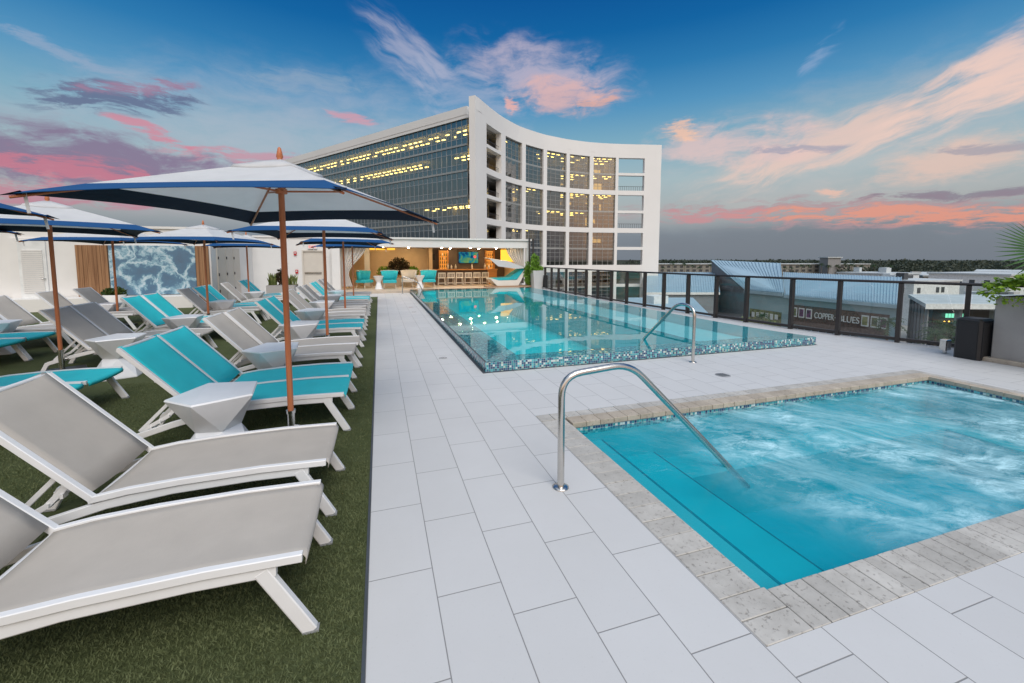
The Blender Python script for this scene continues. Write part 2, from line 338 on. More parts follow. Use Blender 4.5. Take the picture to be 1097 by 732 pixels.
def mural_mat():
    m = NT('sea_foam_mural'); p = m.mapping(m.obj(), (1, 1, 1), (0.3, 0.2, 0.4))
    w = m.n('ShaderNodeTexNoise'); w.inputs['Scale'].default_value = 1.7; w.inputs['Detail'].default_value = 5; m.put(w.inputs['Vector'], p)
    v = m.n('ShaderNodeVectorMath', operation='MULTIPLY_ADD'); m.put(v.inputs[0], w.outputs['Color']); v.inputs[1].default_value = (1.0, 1.0, 1.0); m.put(v.inputs[2], p)
    vo = m.n('ShaderNodeTexVoronoi', feature='DISTANCE_TO_EDGE'); vo.inputs['Scale'].default_value = 1.25; m.put(vo.inputs['Vector'], v.outputs[0])
    fine = m.noise(7, v.outputs[0], 8, 0.75)
    e = m.math('ADD', vo.outputs['Distance'], m.math('MULTIPLY', m.math('SUBTRACT', fine, 0.5), 0.55))
    c = m.ramp(e, [(0.0, (0.50, 0.62, 0.68)), (0.05, (0.26, 0.44, 0.53)), (0.12, (0.10, 0.20, 0.30)), (0.5, (0.10, 0.15, 0.22))])
    return m.end(m.pbsdf(c, 0.25, 0, 0.5))
def screen_mat():
    m = NT('television_picture'); p = m.obj()
    n = m.noise(2.4, p, 3, 0.5, 0.6)
    c = m.ramp(n, [(0.40, (0.01, 0.08, 0.22)), (0.47, (0.02, 0.30, 0.42)), (0.54, (0.10, 0.40, 0.22)), (0.62, (0.30, 0.45, 0.12)), (0.70, (0.05, 0.25, 0.5))])
    e = m.n('ShaderNodeEmission'); m.put(e.inputs[0], c); e.inputs[1].default_value = 0.6
    return m.end(e.outputs[0])

M_ = {}
def setup_materials():
    a = M_
    a['deck'] = deck_mat(); a['mosaic'] = mosaic_mat(); a['mosaic_s'] = mosaic_mat(0.028, 'fine_glass_mosaic')
    a['pool_water'] = water_mat('pool_water', (0.62, 0.97, 0.985), rip=0.0012, lo=(0.03, 0.85))
    a['spa_water'] = water_mat('spa_water', (0.50, 0.95, 0.97), True, rip=0.014, lo=(0.01, 0.7))
    a['plaster_deep'] = plain('turquoise_pool_plaster', (0.02, 0.76, 0.80), 0.7, var=0.06)
    a['plaster_pale'] = plain('pale_pool_plaster', (0.42, 0.74, 0.80), 0.7, var=0.04)
    a['plaster_spa'] = plain('spa_plaster', (0.03, 0.60, 0.70), 0.7, var=0.06)
    a['plaster_spa_deep'] = plain('deep_spa_plaster', (0.02, 0.52, 0.66), 0.7, var=0.06)
    a['plaster_step'] = plain('pale_spa_step', (0.16, 0.60, 0.68), 0.7, var=0.06)
    a['tile_line'] = plain('blue_tile_line', (0.02, 0.18, 0.26), 0.3, var=0.2, scale=20)
    a['slot'] = plain('dark_slot', (0.06, 0.07, 0.08), 0.6)
    a['turf'] = turf_mat(); a['blade'] = leaf_mat('turf_blade', (0.10, 0.125, 0.05), (0.185, 0.21, 0.095), 0.7, 0.2)
    a['trav'] = stone_mat('travertine_paver', (0.42, 0.40, 0.365), (0.60, 0.575, 0.53))
    a['trav_b'] = stone_mat('beige_bullnose', (0.40, 0.34, 0.27), (0.56, 0.49, 0.40))
    a['steel'] = plain('brushed_steel', (0.62, 0.60, 0.57), 0.22, 1.0, 0.06, 8)
    a['powder'] = plain('white_powder_coat', (0.80, 0.80, 0.80), 0.38, 0, 0.03, 6)
    a['sling_grey'] = sling_mat('grey_sling', (0.51, 0.465, 0.41)); a['sling_teal'] = sling_mat('teal_sling', (0.03, 0.62, 0.67))
    a['plastic'] = plain('white_table_resin', (0.82, 0.83, 0.85), 0.3, 0, 0.03, 6)
    a['rubber'] = plain('grey_foot_cap', (0.32, 0.33, 0.34), 0.6)
    a['white_cloth'] = canopy_mat('white_canvas', (0.86, 0.86, 0.86), 0.45); a['navy_cloth'] = canopy_mat('navy_canvas', (0.010, 0.075, 0.215), 0.0); a['navy_shaded'] = canopy_mat('shaded_navy_canvas', (0.004, 0.012, 0.032), 0.0)
    a['drape'] = canopy_mat('white_drape', (0.74, 0.72, 0.70), 0.2)
    a['pole'] = wood_mat('varnished_pole', (0.42, 0.13, 0.055), (0.56, 0.20, 0.085), (30, 30, 1.5), 0.4)
    a['stucco'] = plain('white_stucco', (0.74, 0.725, 0.70), 0.8, 0, 0.04, 1.3, 0.25, 90)
    a['cream'] = plain('cream_paint', (0.60, 0.55, 0.48), 0.6, 0, 0.04)
    a['beige'] = plain('beige_plaster', (0.60, 0.45, 0.29), 0.7, 0, 0.05)
    a['wood_panel'] = wood_mat('vertical_wood_boards', (0.16, 0.07, 0.03), (0.40, 0.22, 0.11), (22, 22, 0.5))
    a['wood_deck'] = wood_mat('timber_platform', (0.28, 0.17, 0.10), (0.42, 0.28, 0.18), (2, 20, 20))
    a['wood_bar'] = wood_mat('orange_bar_timber', (0.38, 0.15, 0.04), (0.55, 0.25, 0.07), (2, 20, 20))
    a['brown'] = plain('dark_brown_wall', (0.10, 0.07, 0.055), 0.6)
    a['floor_beige'] = plain('beige_terrace_tile', (0.52, 0.43, 0.34), 0.5, 0, 0.1, 4)
    a['mural'] = mural_mat(); a['screen'] = screen_mat()
    a['dark_metal'] = plain('dark_bronze_metal', (0.045, 0.040, 0.040), 0.4, 0.3, 0.1)
    a['black'] = plain('black_plastic', (0.012, 0.012, 0.014), 0.45, 0, 0.2)
    a['black_mesh'] = plain('black_grille', (0.018, 0.018, 0.02), 0.7, 0, 0.3, 200)
    a['fence_glass'] = glass_mat('clear_fence_glass', (0.88, 0.95, 0.94), 0.06, 0.0)
    a['planter'] = plain('grey_concrete_planter', (0.33, 0.32, 0.31), 0.75, 0, 0.1, 2.5, 0.3, 60)
    a['planter_w'] = plain('pale_planter', (0.56, 0.57, 0.57), 0.6, 0, 0.05)
    a['planter_t'] = plain('taupe_planter', (0.40, 0.38, 0.36), 0.7, 0, 0.08)
    a['soil'] = plain('potting_soil', (0.04, 0.03, 0.02), 0.95)
    a['vine'] = leaf_mat('lime_vine_leaf', (0.16, 0.30, 0.02), (0.38, 0.56, 0.06)); a['fan'] = leaf_mat('fan_palm_leaf', (0.025, 0.085, 0.02), (0.07, 0.17, 0.045), 0.4)
    a['snake'] = leaf_mat('variegated_leaf', (0.07, 0.14, 0.03), (0.36, 0.38, 0.14)); a['dark_leaf'] = leaf_mat('dark_leaf', (0.02, 0.035, 0.01), (0.10, 0.05, 0.03))
    a['bush'] = leaf_mat('bush_leaf', (0.03, 0.06, 0.015), (0.10, 0.15, 0.03)); a['bamboo'] = leaf_mat('bright_leaf', (0.10, 0.24, 0.02), (0.25, 0.42, 0.06))
    a['palm'] = leaf_mat('palm_frond', (0.020, 0.050, 0.016), (0.050, 0.09, 0.03)); a['trunk'] = plain('palm_trunk', (0.16, 0.13, 0.10), 0.9)
    a['tree'] = leaf_mat('far_tree_leaf', (0.035, 0.052, 0.038), (0.085, 0.10, 0.07))  # leaf tones lifted and greyed to carry the distance haze
    a['teal_fab'] = plain('teal_upholstery', (0.02, 0.42, 0.48), 0.8, 0, 0.1, 12, 0.2, 200)
    a['shell'] = plain('white_shell', (0.74, 0.71, 0.66), 0.35, 0, 0.03); a['shade'] = canopy_mat('shade_canvas', (0.52, 0.53, 0.52), 0.1)
    a['cream_metal'] = plain('cream_slatted_chair', (0.64, 0.58, 0.50), 0.5)
    a['tower_white'] = plain('white_precast', (0.80, 0.785, 0.76), 0.75, 0, 0.025, 0.15)
    a['mullion'] = plain('aluminium_mullion', (0.42, 0.44, 0.45), 0.4, 0.5); a['mullion_b'] = plain('pale_mullion', (0.40, 0.40, 0.38), 0.4, 0.4)
    a['tglass'] = glass_mat('tinted_tower_glass', (0.50, 0.52, 0.50), 0.26, 0.02, (0.9, 0.92, 0.95)); a['tglass_l'] = glass_mat('blue_tower_glass', (0.50, 0.53, 0.55), 0.22, 0.02, (0.8, 0.9, 0.95))
    a['spandrel'] = plain('slate_spandrel', (0.10, 0.13, 0.16), 0.25, 0.2)
    a['slab'] = plain('floor_slab', (0.45, 0.44, 0.42), 0.8); a['office'] = plain('office_partition', (0.36, 0.32, 0.26), 0.8, 0, 0.5, 0.25)
    a['desk'] = plain('office_furniture', (0.10, 0.085, 0.07), 0.7, 0, 0.5, 0.6)
    a['lamp'] = emit('office_lamp', (1.0, 0.66, 0.16), 9.0); a['down'] = emit('warm_downlight', (1.0, 0.68, 0.34), 380.0)
    a['room_glow'] = emit('office_wall_glow', (1.0, 0.58, 0.15), 1.15); a['cove'] = emit('amber_cove', (1.0, 0.5, 0.05), 1.6); a['shelf_glow'] = emit('amber_shelf_glow', (1.0, 0.36, 0.06), 0.9)
    a['metal_roof'] = plain('pale_blue_metal_roof', (0.36, 0.50, 0.58), 0.45, 0.15, 0.04, 0.3); a['grey_wall'] = plain('grey_render', (0.20, 0.215, 0.23), 0.85, 0, 0.1, 0.4)
    a['blue_wall'] = plain('pale_blue_render', (0.30, 0.42, 0.46), 0.85, 0, 0.06, 0.3)
    a['brick'] = plain('dark_brick', (0.12, 0.075, 0.055), 0.85, 0, 0.5, 3); a['white_paint'] = plain('white_paint', (0.72, 0.73, 0.72), 0.6)
    a['roof_white'] = plain('white_flat_roof', (0.50, 0.54, 0.55), 0.7, 0, 0.12, 0.4); a['shop_dark'] = plain('dark_shopfront', (0.035, 0.035, 0.035), 0.3)
    a['poster_a'] = plain('purple_poster', (0.18, 0.03, 0.13), 0.5, 0, 0.8, 1.5); a['poster_b'] = plain('olive_poster', (0.20, 0.2, 0.08), 0.5, 0, 0.8, 1.5)
    a['red'] = plain('red_plastic', (0.5, 0.03, 0.03), 0.4); a['red_glow'] = emit('red_sign', (0.9, 0.1, 0.08), 1.4); a['green_glow'] = emit('green_letters', (0.25, 0.85, 0.55), 1.2); a['orange_glow'] = emit('orange_lamp', (1.0, 0.5, 0.08), 4.0)
    a['far_beige'] = plain('far_beige_block', (0.24, 0.23, 0.20), 0.9, 0, 0.05); a['far_window'] = plain('far_dark_window', (0.06, 0.065, 0.07), 0.4)
    a['far_grey'] = plain('far_grey_block', (0.27, 0.27, 0.27), 0.9)
    a['asphalt'] = plain('asphalt', (0.055, 0.055, 0.055), 0.9, 0, 0.15, 0.8); a['pave'] = plain('street_paving', (0.25, 0.235, 0.215), 0.85, 0, 0.12, 0.5)
    m = NT('far_land'); n = m.noise(0.02, m.pos(), 8, 0.7); n2 = m.noise(0.006, m.pos(), 4, 0.6)
    c = m.ramp(n, [(0.35, (0.025, 0.036, 0.022)), (0.55, (0.05, 0.055, 0.035)), (0.68, (0.12, 0.115, 0.10))])
    a['land'] = m.end(m.pbsdf(m.mix(m.math('MULTIPLY', n2, 0.5), c, (0.04, 0.05, 0.035, 1)), 0.95, 0, 0.1))
setup_materials()

# ============================================================ mesh helpers
class MB:
    def __init__(s): s.v = []; s.f = []; s.m = []; s.sm = []
    def add(s, vs_, fs, mi=0, smooth=False):
        b = len(s.v); s.v += [tuple(v) for v in vs_]
        for f in fs: s.f.append(tuple(i + b for i in f)); s.m.append(mi); s.sm.append(smooth)
        return s
    def box(s, x0, x1, y0, y1, z0, z1, mi=0):
        return s.add([(x0, y0, z0), (x1, y0, z0), (x1, y1, z0), (x0, y1, z0), (x0, y0, z1), (x1, y0, z1), (x1, y1, z1), (x0, y1, z1)],
                     [(0, 3, 2, 1), (4, 5, 6, 7), (0, 1, 5, 4), (1, 2, 6, 5), (2, 3, 7, 6), (3, 0, 4, 7)], mi)
    def cbox(s, x0, x1, y0, y1, z0, z1, c=0.005, mi=0):      # box with chamfered vertical and top edges
        lo = [(x0 + c, y0), (x1 - c, y0), (x1, y0 + c), (x1, y1 - c), (x1 - c, y1), (x0 + c, y1), (x0, y1 - c), (x0, y0 + c)]
        hi = [(x0 + 2 * c, y0 + c), (x1 - 2 * c, y0 + c), (x1 - c, y0 + 2 * c), (x1 - c, y1 - 2 * c), (x1 - 2 * c, y1 - c), (x0 + 2 * c, y1 - c), (x0 + c, y1 - 2 * c), (x0 + c, y0 + 2 * c)]
        vs_ = [(a, b, z0) for a, b in lo] + [(a, b, z1 - c) for a, b in lo] + [(a, b, z1) for a, b in hi]
        fs = [tuple(range(7, -1, -1)), tuple(range(16, 24))]
        for k in range(8):
            j = (k + 1) % 8; fs += [(k, j, 8 + j, 8 + k), (8 + k, 8 + j, 16 + j, 16 + k)]
        return s.add(vs_, fs, mi)
    def prism(s, poly, z0, z1, mi=0):
        n = len(poly); vs_ = [(p[0], p[1], z0) for p in poly] + [(p[0], p[1], z1) for p in poly]
        return s.add(vs_, [tuple(range(n - 1, -1, -1)), tuple(range(n, 2 * n))] + [(i, (i + 1) % n, n + (i + 1) % n, n + i) for i in range(n)], mi)
    def xz(s, poly, y0, y1, mi=0):                             # side profile extruded along y
        n = len(poly); vs_ = [(p[0], y0, p[1]) for p in poly] + [(p[0], y1, p[1]) for p in poly]
        return s.add(vs_, [tuple(range(n)), tuple(range(2 * n - 1, n - 1, -1))] + [((i + 1) % n, i, n + i, n + (i + 1) % n) for i in range(n)], mi)
    def quad(s, a, b, c, d, mi=0): return s.add([a, b, c, d], [(0, 1, 2, 3)], mi)
    def slab(s, poly, off, mi=0):                              # flat 3-D polygon given thickness along a vector
        n = len(poly); vs_ = [tuple(p) for p in poly] + [(p[0] + off[0], p[1] + off[1], p[2] + off[2]) for p in poly]
        return s.add(vs_, [tuple(range(n)), tuple(range(2 * n - 1, n - 1, -1))] + [((i + 1) % n, i, n + i, n + (i + 1) % n) for i in range(n)], mi)
    def tube(s, pts, r, n=10, mi=0, cap=True):
        pts = [Vector(p) for p in pts]; rings = []; prev = None
        for i, p in enumerate(pts):
            if i == 0: t = pts[1] - p
            elif i == len(pts) - 1: t = p - pts[i - 1]
            else: t = (pts[i + 1] - p).normalized() + (p - pts[i - 1]).normalized()
            t.normalize()
            if prev is None: u = t.orthogonal().normalized()
            else: u = (prev - t * prev.dot(t)).normalized()
            prev = u; w = t.cross(u); rr = r[i] if isinstance(r, (list, tuple)) else r
            rings.append([p + (u * cos(2 * pi * k / n) + w * sin(2 * pi * k / n)) * rr for k in range(n)])
        b = []
        for g in rings: b += g
        fs = [(i * n + k, i * n + (k + 1) % n, (i + 1) * n + (k + 1) % n, (i + 1) * n + k) for i in range(len(pts) - 1) for k in range(n)]
        s.add(b, fs, mi, True)
        if cap: s.add(rings[0], [tuple(range(n - 1, -1, -1))], mi); s.add(rings[-1], [tuple(range(n))], mi)
        return s
    def bar(s, pts, w, h, mi=0):                               # rectangular section swept in the XZ plane; w across y
        vs_ = []; P = [Vector(p) for p in pts]
        for i, p in enumerate(P):
            if i == 0: t = P[1] - p
            elif i == len(P) - 1: t = p - P[i - 1]
            else: t = (P[i + 1] - p).normalized() + (p - P[i - 1]).normalized()
            t.y = 0; t.normalize(); nn = Vector((-t.z, 0, t.x))
            k = 1.0
            if 0 < i < len(P) - 1:
                a = (P[i + 1] - p).normalized(); k = 1 / max(0.5, a.dot(t))
            c = 0.18
            for (dy, dn) in ((-1, -1 + c), (-1, 1 - c), (-1 + c, 1), (1 - c, 1), (1, 1 - c), (1, -1 + c), (1 - c, -1), (-1 + c, -1)):
                vs_.append(p + nn * (dn * h / 2 * k) + Vector((0, dy * w / 2, 0)))
        n = 8; fs = [(i * n + k, i * n + (k + 1) % n, (i + 1) * n + (k + 1) % n, (i + 1) * n + k) for i in range(len(P) - 1) for k in range(n)]
        fs += [tuple(range(n - 1, -1, -1)), tuple(range((len(P) - 1) * n, len(P) * n))]
        return s.add(vs_, fs, mi)
    def lathe(s, prof, cx=0, cy=0, n=16, mi=0, smooth=True):
        vs_ = [(cx + r * cos(2 * pi * k / n), cy + r * sin(2 * pi * k / n), z) for r, z in prof for k in range(n)]
        fs = [(i * n + k, i * n + (k + 1) % n, (i + 1) * n + (k + 1) % n, (i + 1) * n + k) for i in range(len(prof) - 1) for k in range(n)]
        return s.add(vs_, fs, mi, smooth)
    def build(s, name, mats, parent=None, off=None):
        me = bpy.data.meshes.new(name)
        vv = s.v if off is None else [(x - off[0], y - off[1], z - off[2]) for x, y, z in s.v]
        me.from_pydata(vv, [], s.f)
        if not isinstance(mats, (list, tuple)): mats = [mats]
        for m in mats: me.materials.append(m)
        me.polygons.foreach_set('material_index', s.m); me.polygons.foreach_set('use_smooth', s.sm)
        me.update(); o = bpy.data.objects.new(name, me); COL.objects.link(o)
        if parent: o.parent = parent
        elif off is not None: o.location = off
        return o
def tag(o, label, cat, group=None):
    o['label'] = label; o['category'] = cat
    if group: o['group'] = group
    return o
def struct(o): o['kind'] = 'structure'; return o
def stuff(o): o['kind'] = 'stuff'; return o
def thing(name, loc, label, cat, rz=0, group=None):
    o = bpy.data.objects.new(name, None); COL.objects.link(o); o.location = loc; o.rotation_euler = (0, 0, rz)
    o.empty_display_size = 0.2
    return tag(o, label, cat, group)
def copy_tree(o, parent=None):
    c = o.copy(); COL.objects.link(c)
    if parent: c.parent = parent
    for ch in list(o.children): copy_tree(ch, c)
    return c
def text_part(name, txt, size, depth, mat, loc, rot, parent, spacing=1.0, align='LEFT'):
    cu = bpy.data.curves.new(name, 'FONT'); cu.body = txt; cu.size = size; cu.extrude = depth; cu.space_character = spacing; cu.align_x = align
    t = bpy.data.objects.new(name, cu); COL.objects.link(t)
    bpy.context.view_layer.update()
    me = bpy.data.meshes.new_from_object(t.evaluated_get(bpy.context.evaluated_depsgraph_get()))
    COL.objects.unlink(t); bpy.data.objects.remove(t)
    me.name = name; me.materials.clear(); me.materials.append(mat)
    o = bpy.data.objects.new(name, me); COL.objects.link(o); o.parent = parent; o.location = loc; o.rotation_euler = rot
    return o
def leafset(mb, pts_fn, n, size, aspect=1.6, mi=0):
    for _ in range(n):
        p, s = pts_fn(); d = Vector((random.gauss(0, 1), random.gauss(0, 1), random.gauss(0, 0.8))).normalized()
        u = d.orthogonal().normalized(); u.rotate(Matrix.Rotation(random.uniform(0, 6.28), 3, d)); w = d.cross(u)
        a = size * s * random.uniform(0.6, 1.3); b = a * aspect; p = Vector(p)
        mb.add([p - w * b * 0.5, p + u * a * 0.35, p + w * b * 0.5 + d * a * 0.25, p - u * a * 0.35], [(0, 1, 2, 3)], mi)

# ============================================================ the setting
# fence line and pool right edge (x as a function of y)
FL = [(10.9, 1.8), (9.83, 4.48), (9.52, 5.3), (9.22, 6.2), (9.02, 7.1), (8.88, 8.2), (8.78, 9.1), (8.70, 10.1), (8.62, 11.1), (8.55, 12.0), (8.50, 13.0), (8.47, 14.0), (8.45, 15.0), (8.45, 16.0), (8.45, 17.0), (8.45, 18.0), (8.5, 19.0), (8.55, 20.0), (8.6, 21.0), (8.65, 21.9)]
PR = [(7.80, 5.62), (7.66, 6.2), (7.54, 7.1), (7.50, 8.2), (7.49, 20.5)]
RIM = .15; PE = 20.5       # the pool rim stands this high over the deck; far end
def fx(y, T=FL):
    for (x0, y0), (x1, y1) in zip(T, T[1:]):
        if y0 <= y <= y1: return x0 + (x1 - x0) * (y - y0) / (y1 - y0)
    return T[0][0] if y < T[0][1] else T[-1][0]
GZ = -13.0
m = MB(); n = 72; m.v = [(0, 0, GZ)] + [(9000 * cos(2 * pi * k / n), 9000 * sin(2 * pi * k / n), GZ) for k in range(n)]
for k in range(n): m.f.append((0, 1 + k, 1 + (k + 1) % n)); m.m.append(0); m.sm.append(False)
struct(m.build('ground', M_['land']))
m = MB()
m.quad((20, -60, GZ + .004), (140, -60, GZ + .004), (140, 100, GZ + .004), (20, 100, GZ + .004)); struct(m.build('street_paving', M_['pave']))
m = MB(); m.quad((22, 20, GZ + .01), (120, -20, GZ + .01), (124, -10, GZ + .01), (26, 31, GZ + .01)); struct(m.build('road', M_['asphalt']))
# roof terrace slab and its block below
blk = MB()
ring = [(-20, -6), (12.4, -6), (12.4, 1.8)] + [(x + .12, y) for x, y in FL[1:]] + [(8.77, 30), (-20, 30)]
blk.prism(ring, GZ, -1.6)
bo = blk.build('terrace_block', M_['stucco']); struct(bo)
dk = MB()
def dq(x0, x1, y0, y1): dk.quad((x0, y0, 0), (x1, y0, 0), (x1, y1, 0), (x0, y1, 0))
dq(-.09, 1.40, -6, 20.5); dq(1.40, 12.4, -6, 1.2)
dq(1.40, 1.49, 1.2, 3.88); dq(1.40, 7.36, 3.88, 5.62)
for (x0, y0), (x1, y1) in zip([(10.9, 1.2)] + FL, FL + [(8.65, 22)]):
    pass
ys = [1.2, 1.8, 3.0, 3.88, 4.48, 5.3, 5.62]
for a, b in zip(ys, ys[1:]):
    xa, xb = fx(a) + .1 + (0.3 if a < 1.8 else 0), fx(b) + .1
    dk.quad((7.36, a, 0), (xa, a, 0), (xb, b, 0), (7.36, b, 0))
ys = [5.62, 5.9, 6.2, 6.6, 7.1, 8.2, 9.1, 10.1, 11.1, 12, 13, 14, 15, 16, 17, 18, 19, 20, 20.5]
for a, b in zip(ys, ys[1:]):
    dk.quad((fx(a, PR), a, 0), (fx(a) + .1, a, 0), (fx(b) + .1, b, 0), (fx(b, PR), b, 0))
dk.quad((7.49, 20.5, 0), (fx(20.5) + .1, 20.5, 0), (fx(21.9) + .1, 21.9, 0), (7.49, 21.9, 0))
# slab edges down
pts = [(7.36, 12.4)]
edge = [(fx(y) + .1, y) for y in (1.8, 3, 4.48, 5.3, 6.2, 7.1, 8.2, 9.1, 10.1, 11.1, 12, 13, 14, 15, 16, 17, 18, 19, 20, 21, 21.9)]
for a, b in zip(edge, edge[1:]): dk.quad((a[0], a[1], 0), (a[0], a[1], -1.6), (b[0], b[1], -1.6), (b[0], b[1], 0))
struct(dk.build('deck', M_['deck']))
# main pool: raised mosaic rim, water brimming over it
X0 = 1.40; Y0 = 5.62; yy_ = [Y0, 5.9, 6.2, 6.6, 7.1, 8.2, 10, 13, 16, 19, PE]
wt = MB(); poly = [(X0 + .012, Y0 + .012)] + [(fx(y, PR) - .012, y) for y in [Y0 + .012] + yy_[1:]] + [(X0 + .012, PE)]
wt.add([(x, y, RIM) for x, y in poly], [tuple(range(len(poly)))])
struct(wt.build('pool_water', M_['pool_water']))
b = MB(); LW = 0.62; FW = 0.50; ZF = -1.15; LZ = RIM - .045; SX = 6.2; SZ = -.10
b.quad((X0, Y0, -.01), (fx(Y0, PR), Y0, -.01), (fx(Y0, PR), Y0, RIM - .004), (X0, Y0, RIM - .004), 1)
b.quad((X0, Y0, -.01), (X0, Y0, RIM - .004), (X0, PE, RIM - .004), (X0, PE, -.01), 1)
for a, c in zip(yy_, yy_[1:]):
    b.quad((fx(a, PR), a, -.01), (fx(c, PR), c, -.01), (fx(c, PR), c, RIM - .004), (fx(a, PR), a, RIM - .004), 1)
    b.quad((fx(a, PR) - .012, a, RIM - .004), (fx(c, PR) - .012, c, RIM - .004), (fx(c, PR) - .012, c, SZ), (fx(a, PR) - .012, a, SZ), 2)
    b.quad((fx(a, PR) - .012, a, RIM - .004), (fx(c, PR) - .012, c, RIM - .004), (fx(c, PR), c, RIM - .004), (fx(a, PR), a, RIM - .004), 1)
b.quad((X0, Y0, LZ), (fx(Y0, PR) - .013, Y0, LZ), (fx(Y0 + FW, PR) - .013, Y0 + FW, LZ), (X0, Y0 + FW, LZ), 1)
b.quad((X0, Y0 + FW, LZ), (X0 + LW, Y0 + FW, LZ), (X0 + LW, PE, LZ), (X0, PE, LZ), 1)
b.quad((X0, Y0 + .001, LZ), (X0, Y0 + .001, RIM - .004), (7.78, Y0 + .001, RIM - .004), (7.78, Y0 + .001, LZ), 1); b.quad((X0 + .001, Y0, LZ), (X0 + .001, Y0, RIM - .004), (X0 + .001, PE, RIM - .004), (X0 + .001, PE, LZ), 1)
b.quad((X0 + LW, Y0 + FW, LZ), (X0 + LW, Y0 + FW, ZF), (X0 + LW, PE, ZF), (X0 + LW, PE, LZ), 0)
b.quad((X0 + LW, Y0 + FW, LZ), (SX, Y0 + FW, LZ), (SX, Y0 + FW, ZF), (X0 + LW, Y0 + FW, ZF), 0)
b.quad((X0 + LW, Y0 + FW, ZF), (SX, Y0 + FW, ZF), (SX, PE, ZF), (X0 + LW, PE, ZF), 0)
b.quad((SX, Y0 + FW, ZF), (SX, Y0 + FW, SZ), (SX, PE, SZ), (SX, PE, ZF), 0)
b.quad((SX + .09, Y0 + FW, SZ), (7.79, Y0 + FW, SZ), (7.5, PE, SZ), (SX + .09, PE, SZ), 2)
b.quad((SX, Y0 + FW, SZ), (SX + .09, Y0 + FW, SZ), (SX + .09, PE, SZ), (SX, PE, SZ), 3)
b.quad((SX, Y0 + FW, SZ), (SX, Y0 + FW, LZ), (7.7, Y0 + FW, LZ), (7.7, Y0 + FW, SZ), 2)
b.quad((X0, PE, ZF), (7.49, PE, ZF), (7.49, PE, RIM), (X0, PE, RIM), 0)
struct(b.build('pool_basin', [M_['plaster_deep'], M_['mosaic'], M_['plaster_pale'], M_['tile_line']]))
s_ = MB(); s_.box(1.355, 1.399, 5.58, PE, .0015, .006); s_.box(1.399, 7.8, 5.585, 5.619, .0015, .0045); s_.box(X0 - .006, X0 + .012, Y0, PE, RIM - .002, RIM + .006)
struct(s_.build('overflow_slot', M_['slot']))
# spa
SA, SB, SC_, SD = 1.73, 7.08, 1.42, 3.56
w = MB(); w.quad((SA, SC_, -.078), (SB, SC_, -.078), (SB, SD, -.078), (SA, SD, -.078)); struct(w.build('spa_water', M_['spa_water']))
b = MB(); F = -1.0; BZ = -.5
def wallq(x0, y0, x1, y1, za, zb, mi): b.quad((x0, y0, za), (x1, y1, za), (x1, y1, zb), (x0, y0, zb), mi)
cor = [(SA, SC_), (SB, SC_), (SB, SD), (SA, SD)]
for k in range(4):
    (xa, ya), (xb, yb) = cor[k], cor[(k + 1) % 4]
    wallq(xa, ya, xb, yb, -.115, -.03, 1); wallq(xa, ya, xb, yb, F, -.115, 0)
b.quad((SA, SC_, F), (SB, SC_, F), (SB, SD, F), (SA, SD, F), 3)
b.box(SA, SA + .36, SC_, SD, F, -.20, 4); b.box(SA + .36, SA + .98, SC_, SD, F, -.42, 0); b.box(SA + .98, SB, SD - .42, SD, F, BZ, 0); b.box(SB - .42, SB, SC_, SD - .42, F, BZ, 0)
b.box(SA + .34, SA + .359, SC_, SD, -.202, -.196, 2); b.box(SA + .965, SA + .978, SC_, SD, -.422, -.416, 2)
struct(b.build('spa_basin', [M_['plaster_spa'], M_['mosaic_s'], M_['tile_line'], M_['plaster_spa_deep'], M_['plaster_step']]))
c = MB()
def stones(x0, x1, y0, y1, along, step, mi, zt=.002, z0=-.032):
    a0, a1 = (x0, x1) if along == 'x' else (y0, y1); nn = max(1, round((a1 - a0) / step)); st = (a1 - a0) / nn; g = .0022
    for i in range(nn):
        a = a0 + i * st + g; e = a0 + (i + 1) * st - g; dz = random.uniform(-.001, .001)
        if along == 'x': c.cbox(a, e, y0 + g, y1 - g, z0, zt + dz, .003, mi)
        else: c.cbox(x0 + g, x1 - g, a, e, z0, zt + dz, .003, mi)
stones(1.49, 1.745, 1.45, 3.715, 'y', .152, 0)
stones(1.76, 7.10, 1.20, 1.435, 'x', .112, 0)
stones(1.49, 1.76, 1.20, 1.45, 'y', .125, 0)
stones(1.49, 7.36, 3.72, 3.88, 'x', .152, 0); stones(1.75, 7.10, 3.545, 3.715, 'x', .152, 1, .016)
stones(7.065, 7.20, 1.2, 3.72, 'y', .152, 1, .014); stones(7.20, 7.36, 1.2, 3.72, 'y', .152, 0)
c.box(1.49, 7.36, 1.2, 1.4, -.045, -.033, 2); c.box(1.49, 1.70, 1.4, 3.6, -.045, -.033, 2); c.box(1.49, 7.36, 3.6, 3.88, -.045, -.033, 2); c.box(7.12, 7.36, 1.4, 3.6, -.045, -.033, 2)
struct(c.build('spa_coping', [M_['trav'], M_['trav_b'], M_['slot']]))
